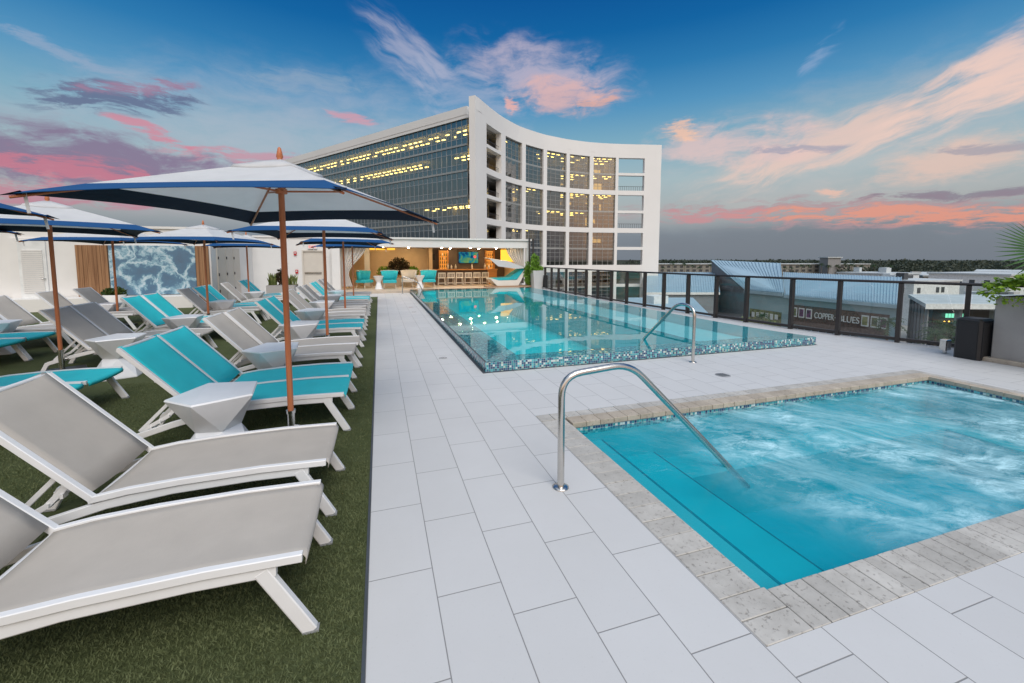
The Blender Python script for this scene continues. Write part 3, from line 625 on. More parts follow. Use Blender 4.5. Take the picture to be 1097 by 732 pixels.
# turf
t = MB(); t.quad((-20, -6, -.002), (-.105, -6, -.002), (-.105, 18.7, -.002), (-20, 18.7, -.002)); t.box(-.105, -.09, -6, 18.7, -.02, .004, 1)
struct(t.build('turf', [M_['turf'], M_['slot']]))
t = MB(); t.quad((-20, 18.7, -.001), (-.09, 18.7, -.001), (-.09, 20.5, -.001), (-20, 20.5, -.001)); t.quad((-20, 20.5, -.001), (-1.8, 20.5, -.001), (-1.8, 22, -.001), (-20, 22, -.001)); struct(t.build('terrace_paving', M_['deck']))
g = MB(); V = []; Fc = []
def blades(n, x0, x1, y0, y1, h):
    for _ in range(n):
        x = random.uniform(x0, x1); y = random.uniform(y0, y1); a = random.uniform(0, 6.28); w = .0022 + .0012 * random.random(); hh = h * random.uniform(.5, 1.25)
        dx, dy = cos(a) * w, sin(a) * w; lx, ly = random.gauss(0, .008), random.gauss(0, .008); i = len(V)
        V.extend([(x - dx, y - dy, -.002), (x + dx, y + dy, -.002), (x + lx, y + ly, hh)]); Fc.append((i, i + 1, i + 2))
blades(95000, -1.9, -.12, .9, 3.4, .011); blades(50000, -3.2, -.12, 3.4, 6.5, .013)
g.add(V, Fc); stuff(g.build('grass', M_['blade']))['label'] = 'short green artificial grass pile under the loungers'

# ============================================================ walls and bar of the terrace
def building(name, loc, label, cat): return thing(name, loc, label, cat)
wa = building('terrace_wall', (-8, 17, 0), 'white stucco terrace wall holding the mural, wood panels and louvred doors', 'wall'); o0 = (-8, 17, 0)
m = MB(); m.box(-16, -5.57, 17.0, 17.25, -.05, 2.62); m.box(-5.82, -5.57, 17.25, 22.2, -.05, 2.62); m.build('wall', M_['stucco'], wa, o0)
m = MB(); m.box(-16, -5.53, 16.95, 17.28, 2.62, 2.70); m.box(-5.85, -5.53, 17.28, 22.2, 2.62, 2.70); m.build('coping', M_['stucco'], wa, o0)
m = MB(); m.box(-10.86, -9.86, 16.94, 16.998, 0, 2.26); m.build('door_frame', M_['stucco'], wa, o0)
d = MB(); d.box(-10.62, -9.95, 16.90, 16.938, .02, 2.18)
dd = d.build('louvred_door', M_['white_paint'], wa, o0); lv = MB()
for k in range(22): z = .55 + k * .062; lv.xz([(-10.54, z), (-10.03, z), (-10.03, z + .045), (-10.54, z + .045)], 16.882, 16.898)
lv.build('louvre', M_['stucco'], dd, o0)
hd = MB(); hd.tube([(-10.0, 16.9, 1.0), (-10.0, 16.84, 1.0), (-10.08, 16.84, 1.0)], .012, 6); hd.build('handle', M_['steel'], dd, o0)
for (xa, xb) in ((-9.24, -8.42), (-6.0, -5.62)):
    m = MB(); n = int((xb - xa) / .09)
    for k in range(n): m.box(xa + k * (xb - xa) / n + .003, xa + (k + 1) * (xb - xa) / n - .003, 16.93 + random.uniform(-.006, .006), 16.998, 0, 2.06)
    m.build('wood_panel', M_['wood_panel'], wa, o0)
m = MB(); m.box(-8.40, -6.02, 16.955, 16.998, .42, 2.06); mu = m.build('mural', M_['mural'], wa, o0); mu['label'] = 'blue sea foam wave mural'
for k, yy in enumerate((17.5, 18.35, 19.2)):
    m = MB(); m.box(-5.568, -5.53, yy, yy + .8, .03, 2.05); q = m.build('panel_door', M_['cream'], wa, o0)
    h2 = MB()
    for z in (.4, 1.0, 1.6): h2.box(-5.53, -5.50, yy + .03, yy + .06, z, z + .1)
    h2.build('hinge', M_['dark_metal'], q, o0)
m = MB(); m.cbox(-12, -5.95, 16.35, 16.93, 0, .40, .01); tag(m.build('wall_bench', M_['stucco'], None, (-9, 16.6, 0)), 'long low white bench below the wave mural', 'bench')
# back wall with steel door
wb = building('back_wall', (-4, 22, 0), 'white wall with closed cream exit door beside the curtained bar', 'wall'); o0 = (-4, 22, 0)
m = MB(); m.box(-5.57, -3.5, 22.0, 22.25, 0, 2.62); m.box(-2.52, -2.16, 22, 22.25, 0, 2.62); m.box(-3.5, -2.52, 22, 22.25, 2.04, 2.62); m.build('wall', M_['stucco'], wb, o0)
m = MB(); m.box(-5.57, -2.16, 21.95, 22.3, 2.62, 2.70); m.build('coping', M_['stucco'], wb, o0)
m = MB(); m.box(-3.5, -3.44, 21.97, 22.15, 0, 2.04); m.box(-2.58, -2.52, 21.97, 22.15, 0, 2.04); m.box(-3.44, -2.58, 21.97, 22.15, 1.98, 2.04); m.build('door_frame', M_['cream'], wb, o0)
m = MB(); m.box(-3.44, -2.58, 22.03, 22.08, 0, 1.98); d = m.build('exit_door', M_['cream'], wb, o0)
m = MB(); m.box(-3.4, -2.66, 21.98, 22.028, .92, .98); m.build('push_bar', M_['steel'], d, o0)
m = MB(); m.box(-2.16, -1.80, 21.6, 22.3, 0, 2.2); m.build('pier', M_['stucco'], wb, o0)
ex = thing('exit_sign', (-3.02, 21.95, 2.16), 'small red lettered exit sign over the cream door', 'sign'); m = MB(); m.box(-.2, .2, -.04, .048, -.06, .14); m.build('case', M_['white_paint'], ex)
text_part('lettering', 'EXIT', .17, .003, M_['red_glow'], (-.17, -.046, -.02), (pi / 2, 0, 0), ex)
for x, z, nm, lb in ((-3.78, 1.88, 'fire_alarm', 'small red fire alarm strobe on the white wall, above the call point'), (-3.74, 1.02, 'call_point', 'small dark red call point on the white wall left of door')):
    al = thing(nm, (x, 21.99, z), lb, 'fire alarm')
    m = MB(); m.cbox(-.06, .06, -.05, 0, -.09, .09, .01); m.build('case', M_['red'], al); m = MB(); m.box(-.03, .03, -.07, -.052, 0, .05); m.build('lens', M_['white_paint'], al)
al = thing('wall_lamp', (-3.78, 21.99, .38), 'round grey floodlight low on the white wall beside planter', 'lamp')
m = MB(); m.tube([(0, 0, 0), (0, -.12, 0)], .07, 12); m.build('housing', M_['dark_metal'], al); m = MB(); m.tube([(0, -.121, 0), (0, -.14, 0)], .055, 12); m.build('lens', M_['steel'], al)

# the bar pavilion
bp = building('bar_pavilion', (3, 22, 0), 'open fronted pool bar pavilion with white fascia and warm ceiling', 'pavilion'); o0 = (3, 22, 0)
m = MB(); m.box(-2.16, 8.06, 21.88, 22.10, 2.22, 2.62); m.build('fascia', M_['stucco'], bp, o0)
m = MB(); m.box(-2.2, 8.12, 21.80, 27.4, 2.62, 2.71); m.build('roof', M_['stucco'], bp, o0)
m = MB(); m.box(-2.16, 8.06, 22.10, 27.2, 2.28, 2.34); m.build('ceiling', M_['cream'], bp, o0)
m = MB(); m.box(-2.4, 8.8, 27.0, 27.3, 0, 2.62); m.build('rear_wall', M_['brown'], bp, o0)
for bx_ in ((-1.8, 3.02, 25.4, 25.6), (2.82, 3.02, 25.0, 25.398), (-1.8, -1.6, 22.25, 25.398), (7.9, 8.06, 24.0, 26.99)):
    m = MB(); m.box(*bx_, .1, 2.278); m.build('lounge_wall', M_['beige'], bp, o0)
m = MB(); m.box(3.04, 7.9, 26.4, 26.6, .1, 2.28); m.build('bar_wall', M_['brown'], bp, o0)
m = MB(); m.box(-.78, -.5, 24.6, 24.9, .1, 2.28); m.box(7.84, 8.06, 21.9, 22.1, 0, 2.22); m.build('column', M_['stucco'], bp, o0)
m = MB(); m.box(-1.8, 7.47, 20.51, 21.75, -.02, .10); m.box(-1.8, 7.98, 21.75, 27.0, -.02, .10); m.box(1.38, 7.49, 20.5, 20.62, .10, RIM + .004); m.build('bar_floor', M_['floor_beige'], bp, o0)
m = MB(); m.cbox(-1.5, 3.0, 24.95, 25.38, .1, .52, .02); m.build('banquette', M_['beige'], bp, o0)
for x in (7.92, 8.14):
    m = MB(); m.box(x, x + .07, 21.72, 21.79, 0, 2.75); m.build('post', M_['dark_metal'], bp, o0)
for k, (x, y) in enumerate([(1.0, 22.6), (2.6, 22.6), (4.2, 22.7), (4.9, 22.9), (5.6, 22.6), (6.4, 22.9), (7.2, 22.6), (3.5, 24.5), (5.2, 24.5), (6.8, 24.5), (0.2, 24.2), (-1.0, 23.4), (1.6, 24.4), (4.2, 25.7), (6.0, 25.7), (7.5, 24.3)]):
    m = MB(); m.lathe([(.001, 2.262), (.045, 2.262), (.045, 2.278)], x, y, 12); q = m.build('downlight', M_['down'], bp, o0)
m = MB(); m.box(-.5, .9, 25.34, 25.395, 2.16, 2.24); m.build('cove_light', M_['cove'], bp, o0); m = MB(); m.box(7.2, 7.88, 24.6, 24.9, 1.45, 2.2); m.build('cove_light', M_['cove'], bp, o0)
# shelves, counter, tv
ORD4 = ['first', 'second', 'third', 'fourth']; ORD5 = ['lowest', 'second lowest', 'middle', 'second highest', 'highest']
for x in (3.55, 6.55):
    sh = thing('bottle_shelf', (x, 26.1, .1), 'amber lit bottle shelf ' + ('left' if x < 5 else 'right') + ' of the television behind the bar', 'shelf')
    m = MB()
    for dx in (0, .55): m.box(dx, dx + .05, 0, .25, 0, 2.1)
    for k in range(6): m.box(.05, .55, 0, .25, .75 + k * .24, .77 + k * .24)
    m.build('frame', M_['wood_bar'], sh); m = MB(); m.box(.05, .55, .24, .255, .75, 2.05); m.build('glowing_back', M_['shelf_glow'], sh)
    for k in range(5):
        for j in range(4):
            lb_ = '%s bottle from the left, %s level of the amber shelf %s of the television' % (ORD4[j], ORD5[k], 'left' if x < 5 else 'right')
            m = MB(); m.lathe([(.001, .77 + k * .24), (.03, .77 + k * .24), (.03, .88 + k * .24), (.012, .91 + k * .24), (.012, .96 + k * .24)], .12 + j * .12, .1, 7)
            bt = m.build('bottle', M_[random.choice(['dark_metal', 'wood_bar', 'bush', 'cream'])], None, (0, 0, 0)); bt.location = (x, 26.1, .1)
            tag(bt, lb_, 'bottle', 'bottles on the bar shelves')
ct = thing('bar_counter', (4.8, 24.6, .1), 'long bar counter with orange timber top behind the row of stools', 'bar counter')
m = MB(); m.cbox(-1.75, 2.1, -.1, .45, .86, .92, .01); m.build('counter_top', M_['wood_bar'], ct); m = MB(); m.box(-1.7, 2.05, .05, .38, 0, .86); m.build('counter_front', M_['brown'], ct); m = MB(); m.box(1.5, 2.06, -.06, .049, 0, .86); m.build('end_panel', M_['wood_bar'], ct)
for k, (dx, hgt) in enumerate(((-.9, .34), (-.7, .26), (-.45, .3), (.55, .3), (1.35, .36), (1.6, .26))):
    m = MB(); m.lathe([(.001, 0), (.045, 0), (.05, hgt * .6), (.02, hgt * .8), (.02, hgt)], 0, 0, 8)
    bt = m.build('bottle', M_['shell' if k % 2 else 'cream'], None); bt.location = (4.8 + dx, 24.72, 1.02); tag(bt, 'pale bottle on the bar counter, ' + ['leftmost of six', 'second from left', 'third from left', 'third from right', 'tallest, second from right', 'rightmost of six'][k], 'bottle', 'bottles on the bar counter')
tv = thing('television', (5.47, 26.36, 1.72), 'wall mounted television showing a green and blue map behind the bar', 'television')
m = MB(); m.cbox(-.66, .66, -.05, .03, -.38, .38, .008); m.build('frame', M_['black'], tv); m = MB(); m.box(-.63, .63, -.056, -.0515, -.35, .35); m.build('screen', M_['screen'], tv)
m = MB(); m.lathe([(.001, -.0), (.09, 0), (.09, .004)], 0, 0, 14); q = m.build('red_marker', M_['red_glow'], tv); q.location = (.42, -.06, .05); q.rotation_euler = (pi / 2, 0, 0)
sp = thing('loudspeaker', (3.2, 26.3, 1.75), 'small black loudspeaker on the brown wall by left shelf', 'speaker'); m = MB(); m.cbox(-.12, .12, -.1, .1, -.18, .18, .01); m.build('cabinet', M_['black'], sp); m = MB(); m.box(-.1, .1, -.108, -.102, -.16, .16); m.build('grille', M_['black_mesh'], sp)
# stools
def make_stool():
    r = thing('bar_stool', (0, 0, .1), 'cream slatted bar chair in the row at the bar counter', 'bar stool', pi, 'cream bar chairs at the counter')
    m = MB(); m.cbox(-.2, .2, -.2, .2, .44, .48, .01); m.build('seat', M_['cream_metal'], r)
    for sx_ in (-1, 1):
        for sy in (-1, 1): m = MB(); m.tube([(sx_ * .17, sy * .17, .44), (sx_ * .20, sy * .20, 0)], .017, 6); m.build('leg', M_['cream_metal'], r)
    m = MB(); m.box(-.19, .19, -.2, -.18, .70, .76)
    for k in range(5): m.box(-.18 + k * .082, -.145 + k * .082, -.195, -.185, .48, .70)
    for s in (-1, 1): m.box(s * .19 - .015, s * .19 + .015, -.205, -.175, .44, .76)
    m.build('backrest', M_['cream_metal'], r)
    m = MB(); m.box(-.19, .19, -.19, -.17, .15, .18); m.box(-.19, .19, .17, .19, .15, .18); m.build('stretcher', M_['cream_metal'], r); return r
st0 = make_stool()
for k in range(6):
    o = st0 if k == 0 else copy_tree(st0); o.location = (3.35 + k * .50, 23.6, .1); o.rotation_euler = (0, 0, random.uniform(-.06, .06))
    o['label'] = 'cream slatted bar chair, ' + ['leftmost at the counter', 'second from the left at the counter', 'third from the left at the counter', 'fourth from the left at the counter', 'fifth from the left at the counter', 'rightmost at the counter by the daybed'][k]
# curtains
def curtain(x0, x1, tie, label, flip):
    r = thing('curtain', ((x0 + x1) / 2, 22.2, .1), label, 'curtain'); m = MB(); nu, nv = 60, 16; vs_ = []
    for j in range(nv + 1):
        v = j / nv; z = 2.15 - v * 2.0
        pinch = 1 - .72 * (sin(pi * min(1, v / .72) / 2) ** 2) if v < .72 else .28 + (v - .72) * .5
        for i in range(nu + 1):
            u = i / nu; wdt = (x1 - x0) * pinch
            x = (x0 + u * wdt) if flip else (x1 - (1 - u) * wdt)
            vs_.append((x - (x0 + x1) / 2, .055 * sin(u * 38 + v) * (0.4 + pinch), z))
    m.add(vs_, [(j * (nu + 1) + i, j * (nu + 1) + i + 1, (j + 1) * (nu + 1) + i + 1, (j + 1) * (nu + 1) + i) for j in range(nv) for i in range(nu)], 0, True)
    m.build('drape', M_['drape'], r); m = MB(); m.box((x0 - x1) / 2, (x1 - x0) / 2, -.02, .02, 2.14, 2.18); m.build('rail', M_['steel'], r)
curtain(-1.78, -.62, 0, 'white tied back curtain left end of the bar pavilion', True)
curtain(6.75, 7.8, 0, 'white tied back curtain right end of the bar pavilion', False)
# armchairs
def make_arm(mat, label, loc, rz, frame='cream_metal'):
    r = thing('armchair', loc, label, 'armchair', rz)
    m = MB(); m.cbox(-.34, .34, -.32, .30, .30, .44, .03); m.build('seat_cushion', mat, r)
    m = MB(); vs_ = []
    for j, z in enumerate((.38, .62, .92)):
        for i in range(9):
            a = -pi * .08 + (pi * 1.16) * i / 8; rr = .33 + .055 * j; vs_.append((rr * cos(a), .02 + .34 * sin(a), z - (.015 * j * abs(cos(a)) ** 3)))
    nf = [(j * 9 + i, j * 9 + i + 1, (j + 1) * 9 + i + 1, (j + 1) * 9 + i) for j in range(2) for i in range(8)]
    m.add(vs_, nf, 0, True); q = m.build('wing_back', mat, r); md = q.modifiers.new('s', 'SOLIDIFY'); md.thickness = .05
    for sx_ in (-1, 1):
        for sy in (-1, 1): m = MB(); m.tube([(sx_ * .25, sy * .22, .31), (sx_ * .31, sy * .28, 0)], .016, 6); m.build('leg', M_[frame], r)
    m = MB(); m.tube([(vs_[18 + i][0] * 1.03, vs_[18 + i][1] * 1.03, vs_[18 + i][2] + .01) for i in range(9)], .018, 6); m.build('rim', M_[frame], r)
    return r
make_arm(M_['teal_fab'], 'teal winged armchair on the terrace in front of the round bush', (.50, 22.4, .1), 0)
make_arm(M_['teal_fab'], 'teal winged armchair at poolside next to the bar chairs', (2.50, 22.5, .1), 0)
make_arm(M_['teal_fab'], 'pale open armchair with teal seat left of the vase shaped table', (-.75, 22.9, .1), .9)
make_arm(M_['cream'], 'cream winged armchair between the two teal armchairs', (1.50, 22.9, .1), -.4)

# ============================================================ plants and planters
def clump(cx, cy, cz, rx, ry, rz):
    def f():
        while True:
            a = Vector((random.uniform(-1, 1), random.uniform(-1, 1), random.uniform(-1, 1)))
            if .25 < a.length < 1: break
        k = a.length; a = a * (0.8 + .2 * k) ; return (cx + a.x * rx, cy + a.y * ry, cz + a.z * rz), 1.0
    return f
def blades_plant(mb, n, cx, cy, z0, h, spread, w, mi=0):
    for _ in range(n):
        a = random.uniform(0, 6.28); s = random.uniform(.2, 1) * spread; hh = h * random.uniform(.6, 1.1); px, py = cx + random.gauss(0, spread * .3), cy + random.gauss(0, spread * .25)
        u = Vector((-sin(a), cos(a), 0)) * w; pts = [Vector((px, py, z0)), Vector((px + cos(a) * s * .4, py + sin(a) * s * .4, z0 + hh * .6)), Vector((px + cos(a) * s, py + sin(a) * s, z0 + hh))]
        mb.add([pts[0] - u * .6, pts[0] + u * .6, pts[1] + u, pts[1] - u, pts[2]], [(0, 1, 2, 3), (3, 2, 4)], mi)
# snake plant planter by wall
p = thing('planter', (-3.95, 19.75, 0), 'taupe planter box with variegated leaves by the white wall', 'planter')
m = MB(); m.cbox(-.55, .50, -.25, .25, 0, .52, .01); m.build('box', M_['planter_t'], p); m = MB(); m.box(-.52, .47, -.22, .22, .5, .523); m.build('soil', M_['soil'], p)
pl = thing('snake_plant', (-3.95, 19.75, .52), 'upright yellow edged and dark red leaves growing in taupe planter', 'plant')
m = MB(); blades_plant(m, 60, -.33, 0, 0, .5, .22, .035); blades_plant(m, 50, .30, 0, 0, .45, .28, .035); m.build('pale_leaves', M_['snake'], pl)
m = MB(); leafset(m, clump(0, 0, .34, .2, .18, .36), 260, .1); m.build('dark_leaves', M_['dark_leaf'], pl)
p = thing('planter', (-7.9, 16.1, 0), 'white tub planter with low green leaves beside left wood panel', 'planter'); m = MB(); m.lathe([(.2, 0), (.28, .5), (.24, .5), (.22, .42), (.001, .42)], 0, 0, 16); m.build('tub', M_['stucco'], p)
pl = thing('leafy_plant', (-7.9, 16.1, .45), 'low green leafy plant in white tub under the mural edge', 'plant'); m = MB(); leafset(m, clump(0, 0, .12, .3, .25, .16), 240, .09); m.build('leaves', M_['bush'], pl)
# bush behind armchair
p = thing('planter', (1.0, 24.2, .1), 'long low planter holding the round bush inside the pavilion', 'planter'); m = MB(); m.cbox(-.9, .95, -.25, .25, 0, .5, .01); m.build('box', M_['floor_beige'], p); m = MB(); m.box(-.87, .92, -.22, .22, .47, .503); m.build('soil', M_['soil'], p)
pl = thing('round_bush', (1.0, 24.2, .6), 'round dark bush with light green sides behind the teal armchair', 'bush')
m = MB(); leafset(m, clump(.05, 0, .60, .62, .35, .50), 1000, .10); m.build('dark_foliage', M_['dark_leaf'], pl)
m = MB(); leafset(m, clump(-.75, 0, .32, .40, .25, .32), 480, .08); leafset(m, clump(.82, 0, .32, .36, .25, .30), 480, .08); m.build('light_foliage', M_['bamboo'], pl)
# tall planter by pool end
p = thing('planter', (8.22, 21.3, 0), 'tall tapered pale planter at the far end of glass fence', 'planter')
m = MB(); m.add([(-.22, -.22, 0), (.22, -.22, 0), (.22, .22, 0), (-.22, .22, 0), (-.31, -.31, 1.0), (.31, -.31, 1.0), (.31, .31, 1.0), (-.31, .31, 1.0), (-.27, -.27, 1.0), (.27, -.27, 1.0), (.27, .27, 1.0), (-.27, .27, 1.0), (-.27, -.27, .93), (.27, -.27, .93), (.27, .27, .93), (-.27, .27, .93)],
      [(0, 3, 2, 1)] + [(i, (i + 1) % 4, 4 + (i + 1) % 4, 4 + i) for i in range(4)] + [(4 + i, 4 + (i + 1) % 4, 8 + (i + 1) % 4, 8 + i) for i in range(4)] + [(8 + i, 8 + (i + 1) % 4, 12 + (i + 1) % 4, 12 + i) for i in range(4)])
m.build('pot', M_['planter_w'], p); m = MB(); m.box(-.26, .26, -.26, .26, .9, .932); m.build('soil', M_['soil'], p)
pl = thing('bamboo_plant', (8.22, 21.3, .93), 'bright green feathery plant in the tall tapered pale planter', 'plant')
m = MB(); leafset(m, clump(0, 0, .1, .42, .3, .25), 300, .10, 3); leafset(m, clump(-.1, 0, .5, .26, .2, .5), 260, .09, 3); m.build('foliage', M_['bamboo'], pl)
m = MB(); [m.tube([(random.gauss(0, .08), random.gauss(0, .08), 0), (random.gauss(-.1, .1), random.gauss(0, .1), random.uniform(.6, .95))], .008, 5) for _ in range(7)]; m.build('stem', M_['bamboo'], pl)
pl = thing('climbing_plant', (7.80, 21.6, .1), 'bright green climbing plant behind the pale planter, against dark posts', 'plant')
m = MB(); leafset(m, clump(0, 0, .7, .2, .14, .7), 520, .09, 2.2); m.build('foliage', M_['bamboo'], pl); m = MB(); m.tube([(0, 0, 0), (.03, 0, 1.3)], .012, 5); m.build('stem', M_['trunk'], pl)
sp = thing('loudspeaker', (8.62, 21.0, 0), 'black column speaker standing between pale planter and fence end', 'speaker')
m = MB(); m.cbox(-.12, .12, -.12, .12, .08, .75, .02); m.build('cabinet', M_['black'], sp); m = MB(); m.cbox(-.16, .16, -.16, .16, 0, .08, .01); m.build('base', M_['rubber'], sp); m = MB(); m.box(-.1, .1, -.128, -.121, .14, .7); m.build('grille', M_['black_mesh'], sp)
# right hand planter
p = thing('planter', (9.6, 2.9, 0), 'large grey plastered planter at the right edge with trailing vine', 'planter')
m = MB(); m.cbox(-.46, 1.2, -1.6, .95, .06, 1.03, .012); m.build('box', M_['planter'], p); m = MB(); m.cbox(-.54, 1.3, -1.7, 1.03, .003, .065, .01); m.build('plinth', M_['trav_b'], p); m = MB(); m.box(-.38, 1.1, -1.5, .87, 1.0, 1.034); m.build('soil', M_['soil'], p)
pl = thing('trailing_vine', (9.6, 2.9, 1.03), 'lime green trailing vine spilling over the grey planter rim', 'vine')
m = MB()
def vine_leaf(m, p, s, down):
    a = random.uniform(0, 6.28); d = Vector((cos(a), sin(a), random.uniform(-.9, .25) - down)).normalized(); up_ = Vector((0, 0, 1)); u = d.cross(up_).normalized(); nrm = u.cross(d)
    c_ = Vector(p); m.add([c_, c_ + d * s * .15 + u * s * .42, c_ + d * s * .62 + u * s * .36 - nrm * s * .05, c_ + d * s * 1.15 - nrm * s * .15, c_ + d * s * .62 - u * s * .36 - nrm * s * .05, c_ + d * s * .15 - u * s * .42], [(0, 1, 2, 3), (0, 3, 4, 5)])
for _ in range(3400):
    x = random.uniform(-.66, .35); y = random.uniform(-1.4, 1.10); hh = .14 + .42 * (.5 + .5 * sin(y * 4.1 + 1)) * random.random() + .08 * random.random()
    if y > 1.0: hh *= .7
    vine_leaf(m, (x, y, hh * 1.35 - (.12 if x < -.5 else 0)), random.uniform(.045, .085), 0)
for _ in range(46):
    y = random.uniform(-1.2, .98); L_ = random.uniform(.05, .36) * (1.0 if -.6 < y < .5 else .5)
    for k in range(int(L_ / .022)): vine_leaf(m, (-.49 + random.gauss(-.035, .02), y + random.gauss(0, .035), .02 - k * .022), random.uniform(.03, .062), .3)
m.build('leaves', M_['vine'], pl)
m = MB(); [m.tube([(-.40, y, 0), (-.50, y, .05), (-.52, y + .05, -.10), (-.50, y + .02, -.28)], .006, 5, cap=False) for y in [random.uniform(-1.2, .9) for _ in range(14)]]; m.build('stem', M_['trunk'], pl)
pl = thing('fan_palm', (9.95, 2.75, 1.03), 'dark green fan palm leaf rising from the grey planter at right', 'palm')
def fan_leaf(m, base, dirv, upv, n, ln, spread):
    base = Vector(base); d = Vector(dirv).normalized(); w = d.cross(Vector(upv)).normalized()
    for k in range(n):
        a = (k / (n - 1) - .5) * spread; dd_ = (d * cos(a) + w * sin(a)); l = ln * (.75 + .25 * cos(a * 1.3)) * random.uniform(.93, 1.05); side = (w * cos(a) - d * sin(a)) * .020
        mid = base + dd_ * l * .55; tip = base + dd_ * l + Vector((0, 0, -.04 * l)); nn = dd_.cross(side).normalized() * .006
        m.add([base, mid + side, tip, mid - side, mid + nn], [(0, 1, 4), (1, 2, 4), (2, 3, 4), (3, 0, 4)])
m = MB(); fan_leaf(m, (-.36, .72, .66), (-.78, .5, .22), (-.35, -.5, .35), 24, .78, 2.7); fan_leaf(m, (.3, -.2, 1.2), (.2, -.6, .9), (1, 0, .2), 20, .8, 3.0); fan_leaf(m, (.1, .5, .8), (.5, .9, .5), (0, .3, 1), 20, .7, 2.8); m.build('leaves', M_['fan'], pl)
m = MB(); [m.tube([(0, 0, 0), (q[0] * .5, q[1] * .5, q[2] * .6), q], .010, 6) for q in ((-.36, .72, .66), (.3, -.2, 1.2), (.1, .5, .8))]; m.build('stem', M_['fan'], pl)
sp = thing('loudspeaker', (9.16, 4.06, 0), 'black box speaker on the deck between glass fence and planter', 'speaker')
m = MB(); m.cbox(-.19, .17, -.16, .16, 0, .66, .03); m.build('cabinet', M_['black'], sp); m = MB(); m.box(-.15, .13, -.168, -.1605, .05, .60); m.build('grille', M_['black_mesh'], sp); m = MB(); m.box(-.197, -.1905, -.12, .12, .05, .60); m.build('side_grille', M_['black_mesh'], sp)
eb = thing('socket_box', (9.18, 4.42, 0), 'small silver outdoor socket box at the foot of the glass fence', 'socket'); m = MB(); m.cbox(-.07, .07, -.05, .05, .06, .24, .01); m.build('case', M_['steel'], eb); m = MB(); m.box(-.02, .02, -.02, .02, 0, .06); m.build('stem', M_['steel'], eb); m = MB(); m.box(-.03, .03, -.056, -.0505, .10, .20); m.build('cover', M_['rubber'], eb)

# ============================================================ glass fence
fe = thing('glass_fence', (9.0, 12, 0), 'glass balustrade with dark bronze posts and top rail along the pool', 'fence'); o0 = (9.0, 12, 0)
FP = FL[1:]
m = MB(); m.tube([(10.9, 1.8, 1.165)] + [(x, y, 1.165) for x, y in FP], .026, 8); m.build('top_rail', M_['dark_metal'], fe, o0)
m = MB(); pts = [(10.9, 1.8)] + FP
for a, c_ in zip(pts, pts[1:]):
    d = Vector((c_[0] - a[0], c_[1] - a[1], 0)).normalized(); w = Vector((-d.y, d.x, 0)) * .03
    m.slab([(a[0] - w.x, a[1] - w.y, .04), (a[0] + w.x, a[1] + w.y, .04), (c_[0] + w.x, c_[1] + w.y, .04), (c_[0] - w.x, c_[1] - w.y, .04)], (0, 0, .055))
m.build('bottom_rail', M_['dark_metal'], fe, o0)
for i, (x, y) in enumerate(FP):
    nx = FP[min(i + 1, len(FP) - 1)]; pv = FP[max(i - 1, 0)]; d = Vector((nx[0] - pv[0], nx[1] - pv[1], 0)).normalized(); w = Vector((-d.y, d.x, 0)); q = d * .032; w = w * .055
    m = MB(); m.prism([(x - q.x - w.x, y - q.y - w.y), (x + q.x - w.x, y + q.y - w.y), (x + q.x + w.x, y + q.y + w.y), (x - q.x + w.x, y - q.y + w.y)], 0, 1.14); m.build('post', M_['dark_metal'], fe, o0)
for a, c_ in zip(pts, pts[1:]):
    d = Vector((c_[0] - a[0], c_[1] - a[1], 0)); ln_ = d.length; d.normalize(); a2 = Vector((a[0], a[1], 0)) + d * .05; c2 = Vector((c_[0], c_[1], 0)) - d * .05
    m = MB(); m.quad((a2.x, a2.y, .10), (c2.x, c2.y, .10), (c2.x, c2.y, 1.135), (a2.x, a2.y, 1.135)); m.build('glass_pane', M_['fence_glass'], fe, o0)

# ============================================================ handrails, drain, markers
def arc_path(pts, rad, n=6):
    P = [Vector(p) for p in pts]; out_ = [P[0]]
    for i in range(1, len(P) - 1):
        a = (P[i - 1] - P[i]).normalized(); b_ = (P[i + 1] - P[i]).normalized(); r = min(rad, (P[i - 1] - P[i]).length * .45, (P[i + 1] - P[i]).length * .45)
        s0 = P[i] + a * r; s1 = P[i] + b_ * r
        for k in range(n + 1): t_ = k / n; out_.append(s0 * (1 - t_) ** 2 + P[i] * 2 * t_ * (1 - t_) + s1 * t_ ** 2)
    out_.append(P[-1]); return out_
def rail(loc, pts, label, flange=True, rad=.2):
    r = thing('handrail', loc, label, 'handrail'); m = MB(); m.tube(arc_path(pts, rad), .0245, 14); m.build('tube', M_['steel'], r)
    m = MB(); m.lathe([(.001, .012), (.045, .012), (.058, .006), (.058, 0)], pts[0][0], pts[0][1], 20); m.build('flange', M_['steel'], r)
rail((1.18, 2.57, 0), [(0, 0, 0), (.0, 0, .80), (.54, 0, .845), (1.55, 0, -.14), (1.70, 0, -.29)], 'curved stainless steel handrail running down into the whirlpool spa', rad=.15)
rail((4.63, 5.22, 0), [(0, 0, 0), (0, 0, .86), (-.03, .33, .90), (-.05, 1.2, .15), (-.06, 1.6, -.3)], 'curved stainless steel handrail at the near edge of main pool', rad=.16)
rail((1.0, 19.9, 0), [(0, 0, 0), (0, 0, .84), (.75, 0, .50), (1.0, 0, -.05), (1.0, 0, -.3)], 'thin steel handrail at the far left corner of main pool', rad=.12)
dr = thing('floor_drain', (4.5, 4.49, 0), 'round dark metal floor drain between spa and main pool', 'drain'); m = MB(); m.lathe([(.001, .004), (.095, .004), (.10, .0015)], 0, 0, 24); m.build('cover', M_['rubber'], dr)
m = MB(); [m.box(-.07, .07, -.06 + k * .024, -.05 + k * .024, .0045, .0062) for k in range(6)]; m.build('slot', M_['slot'], dr)
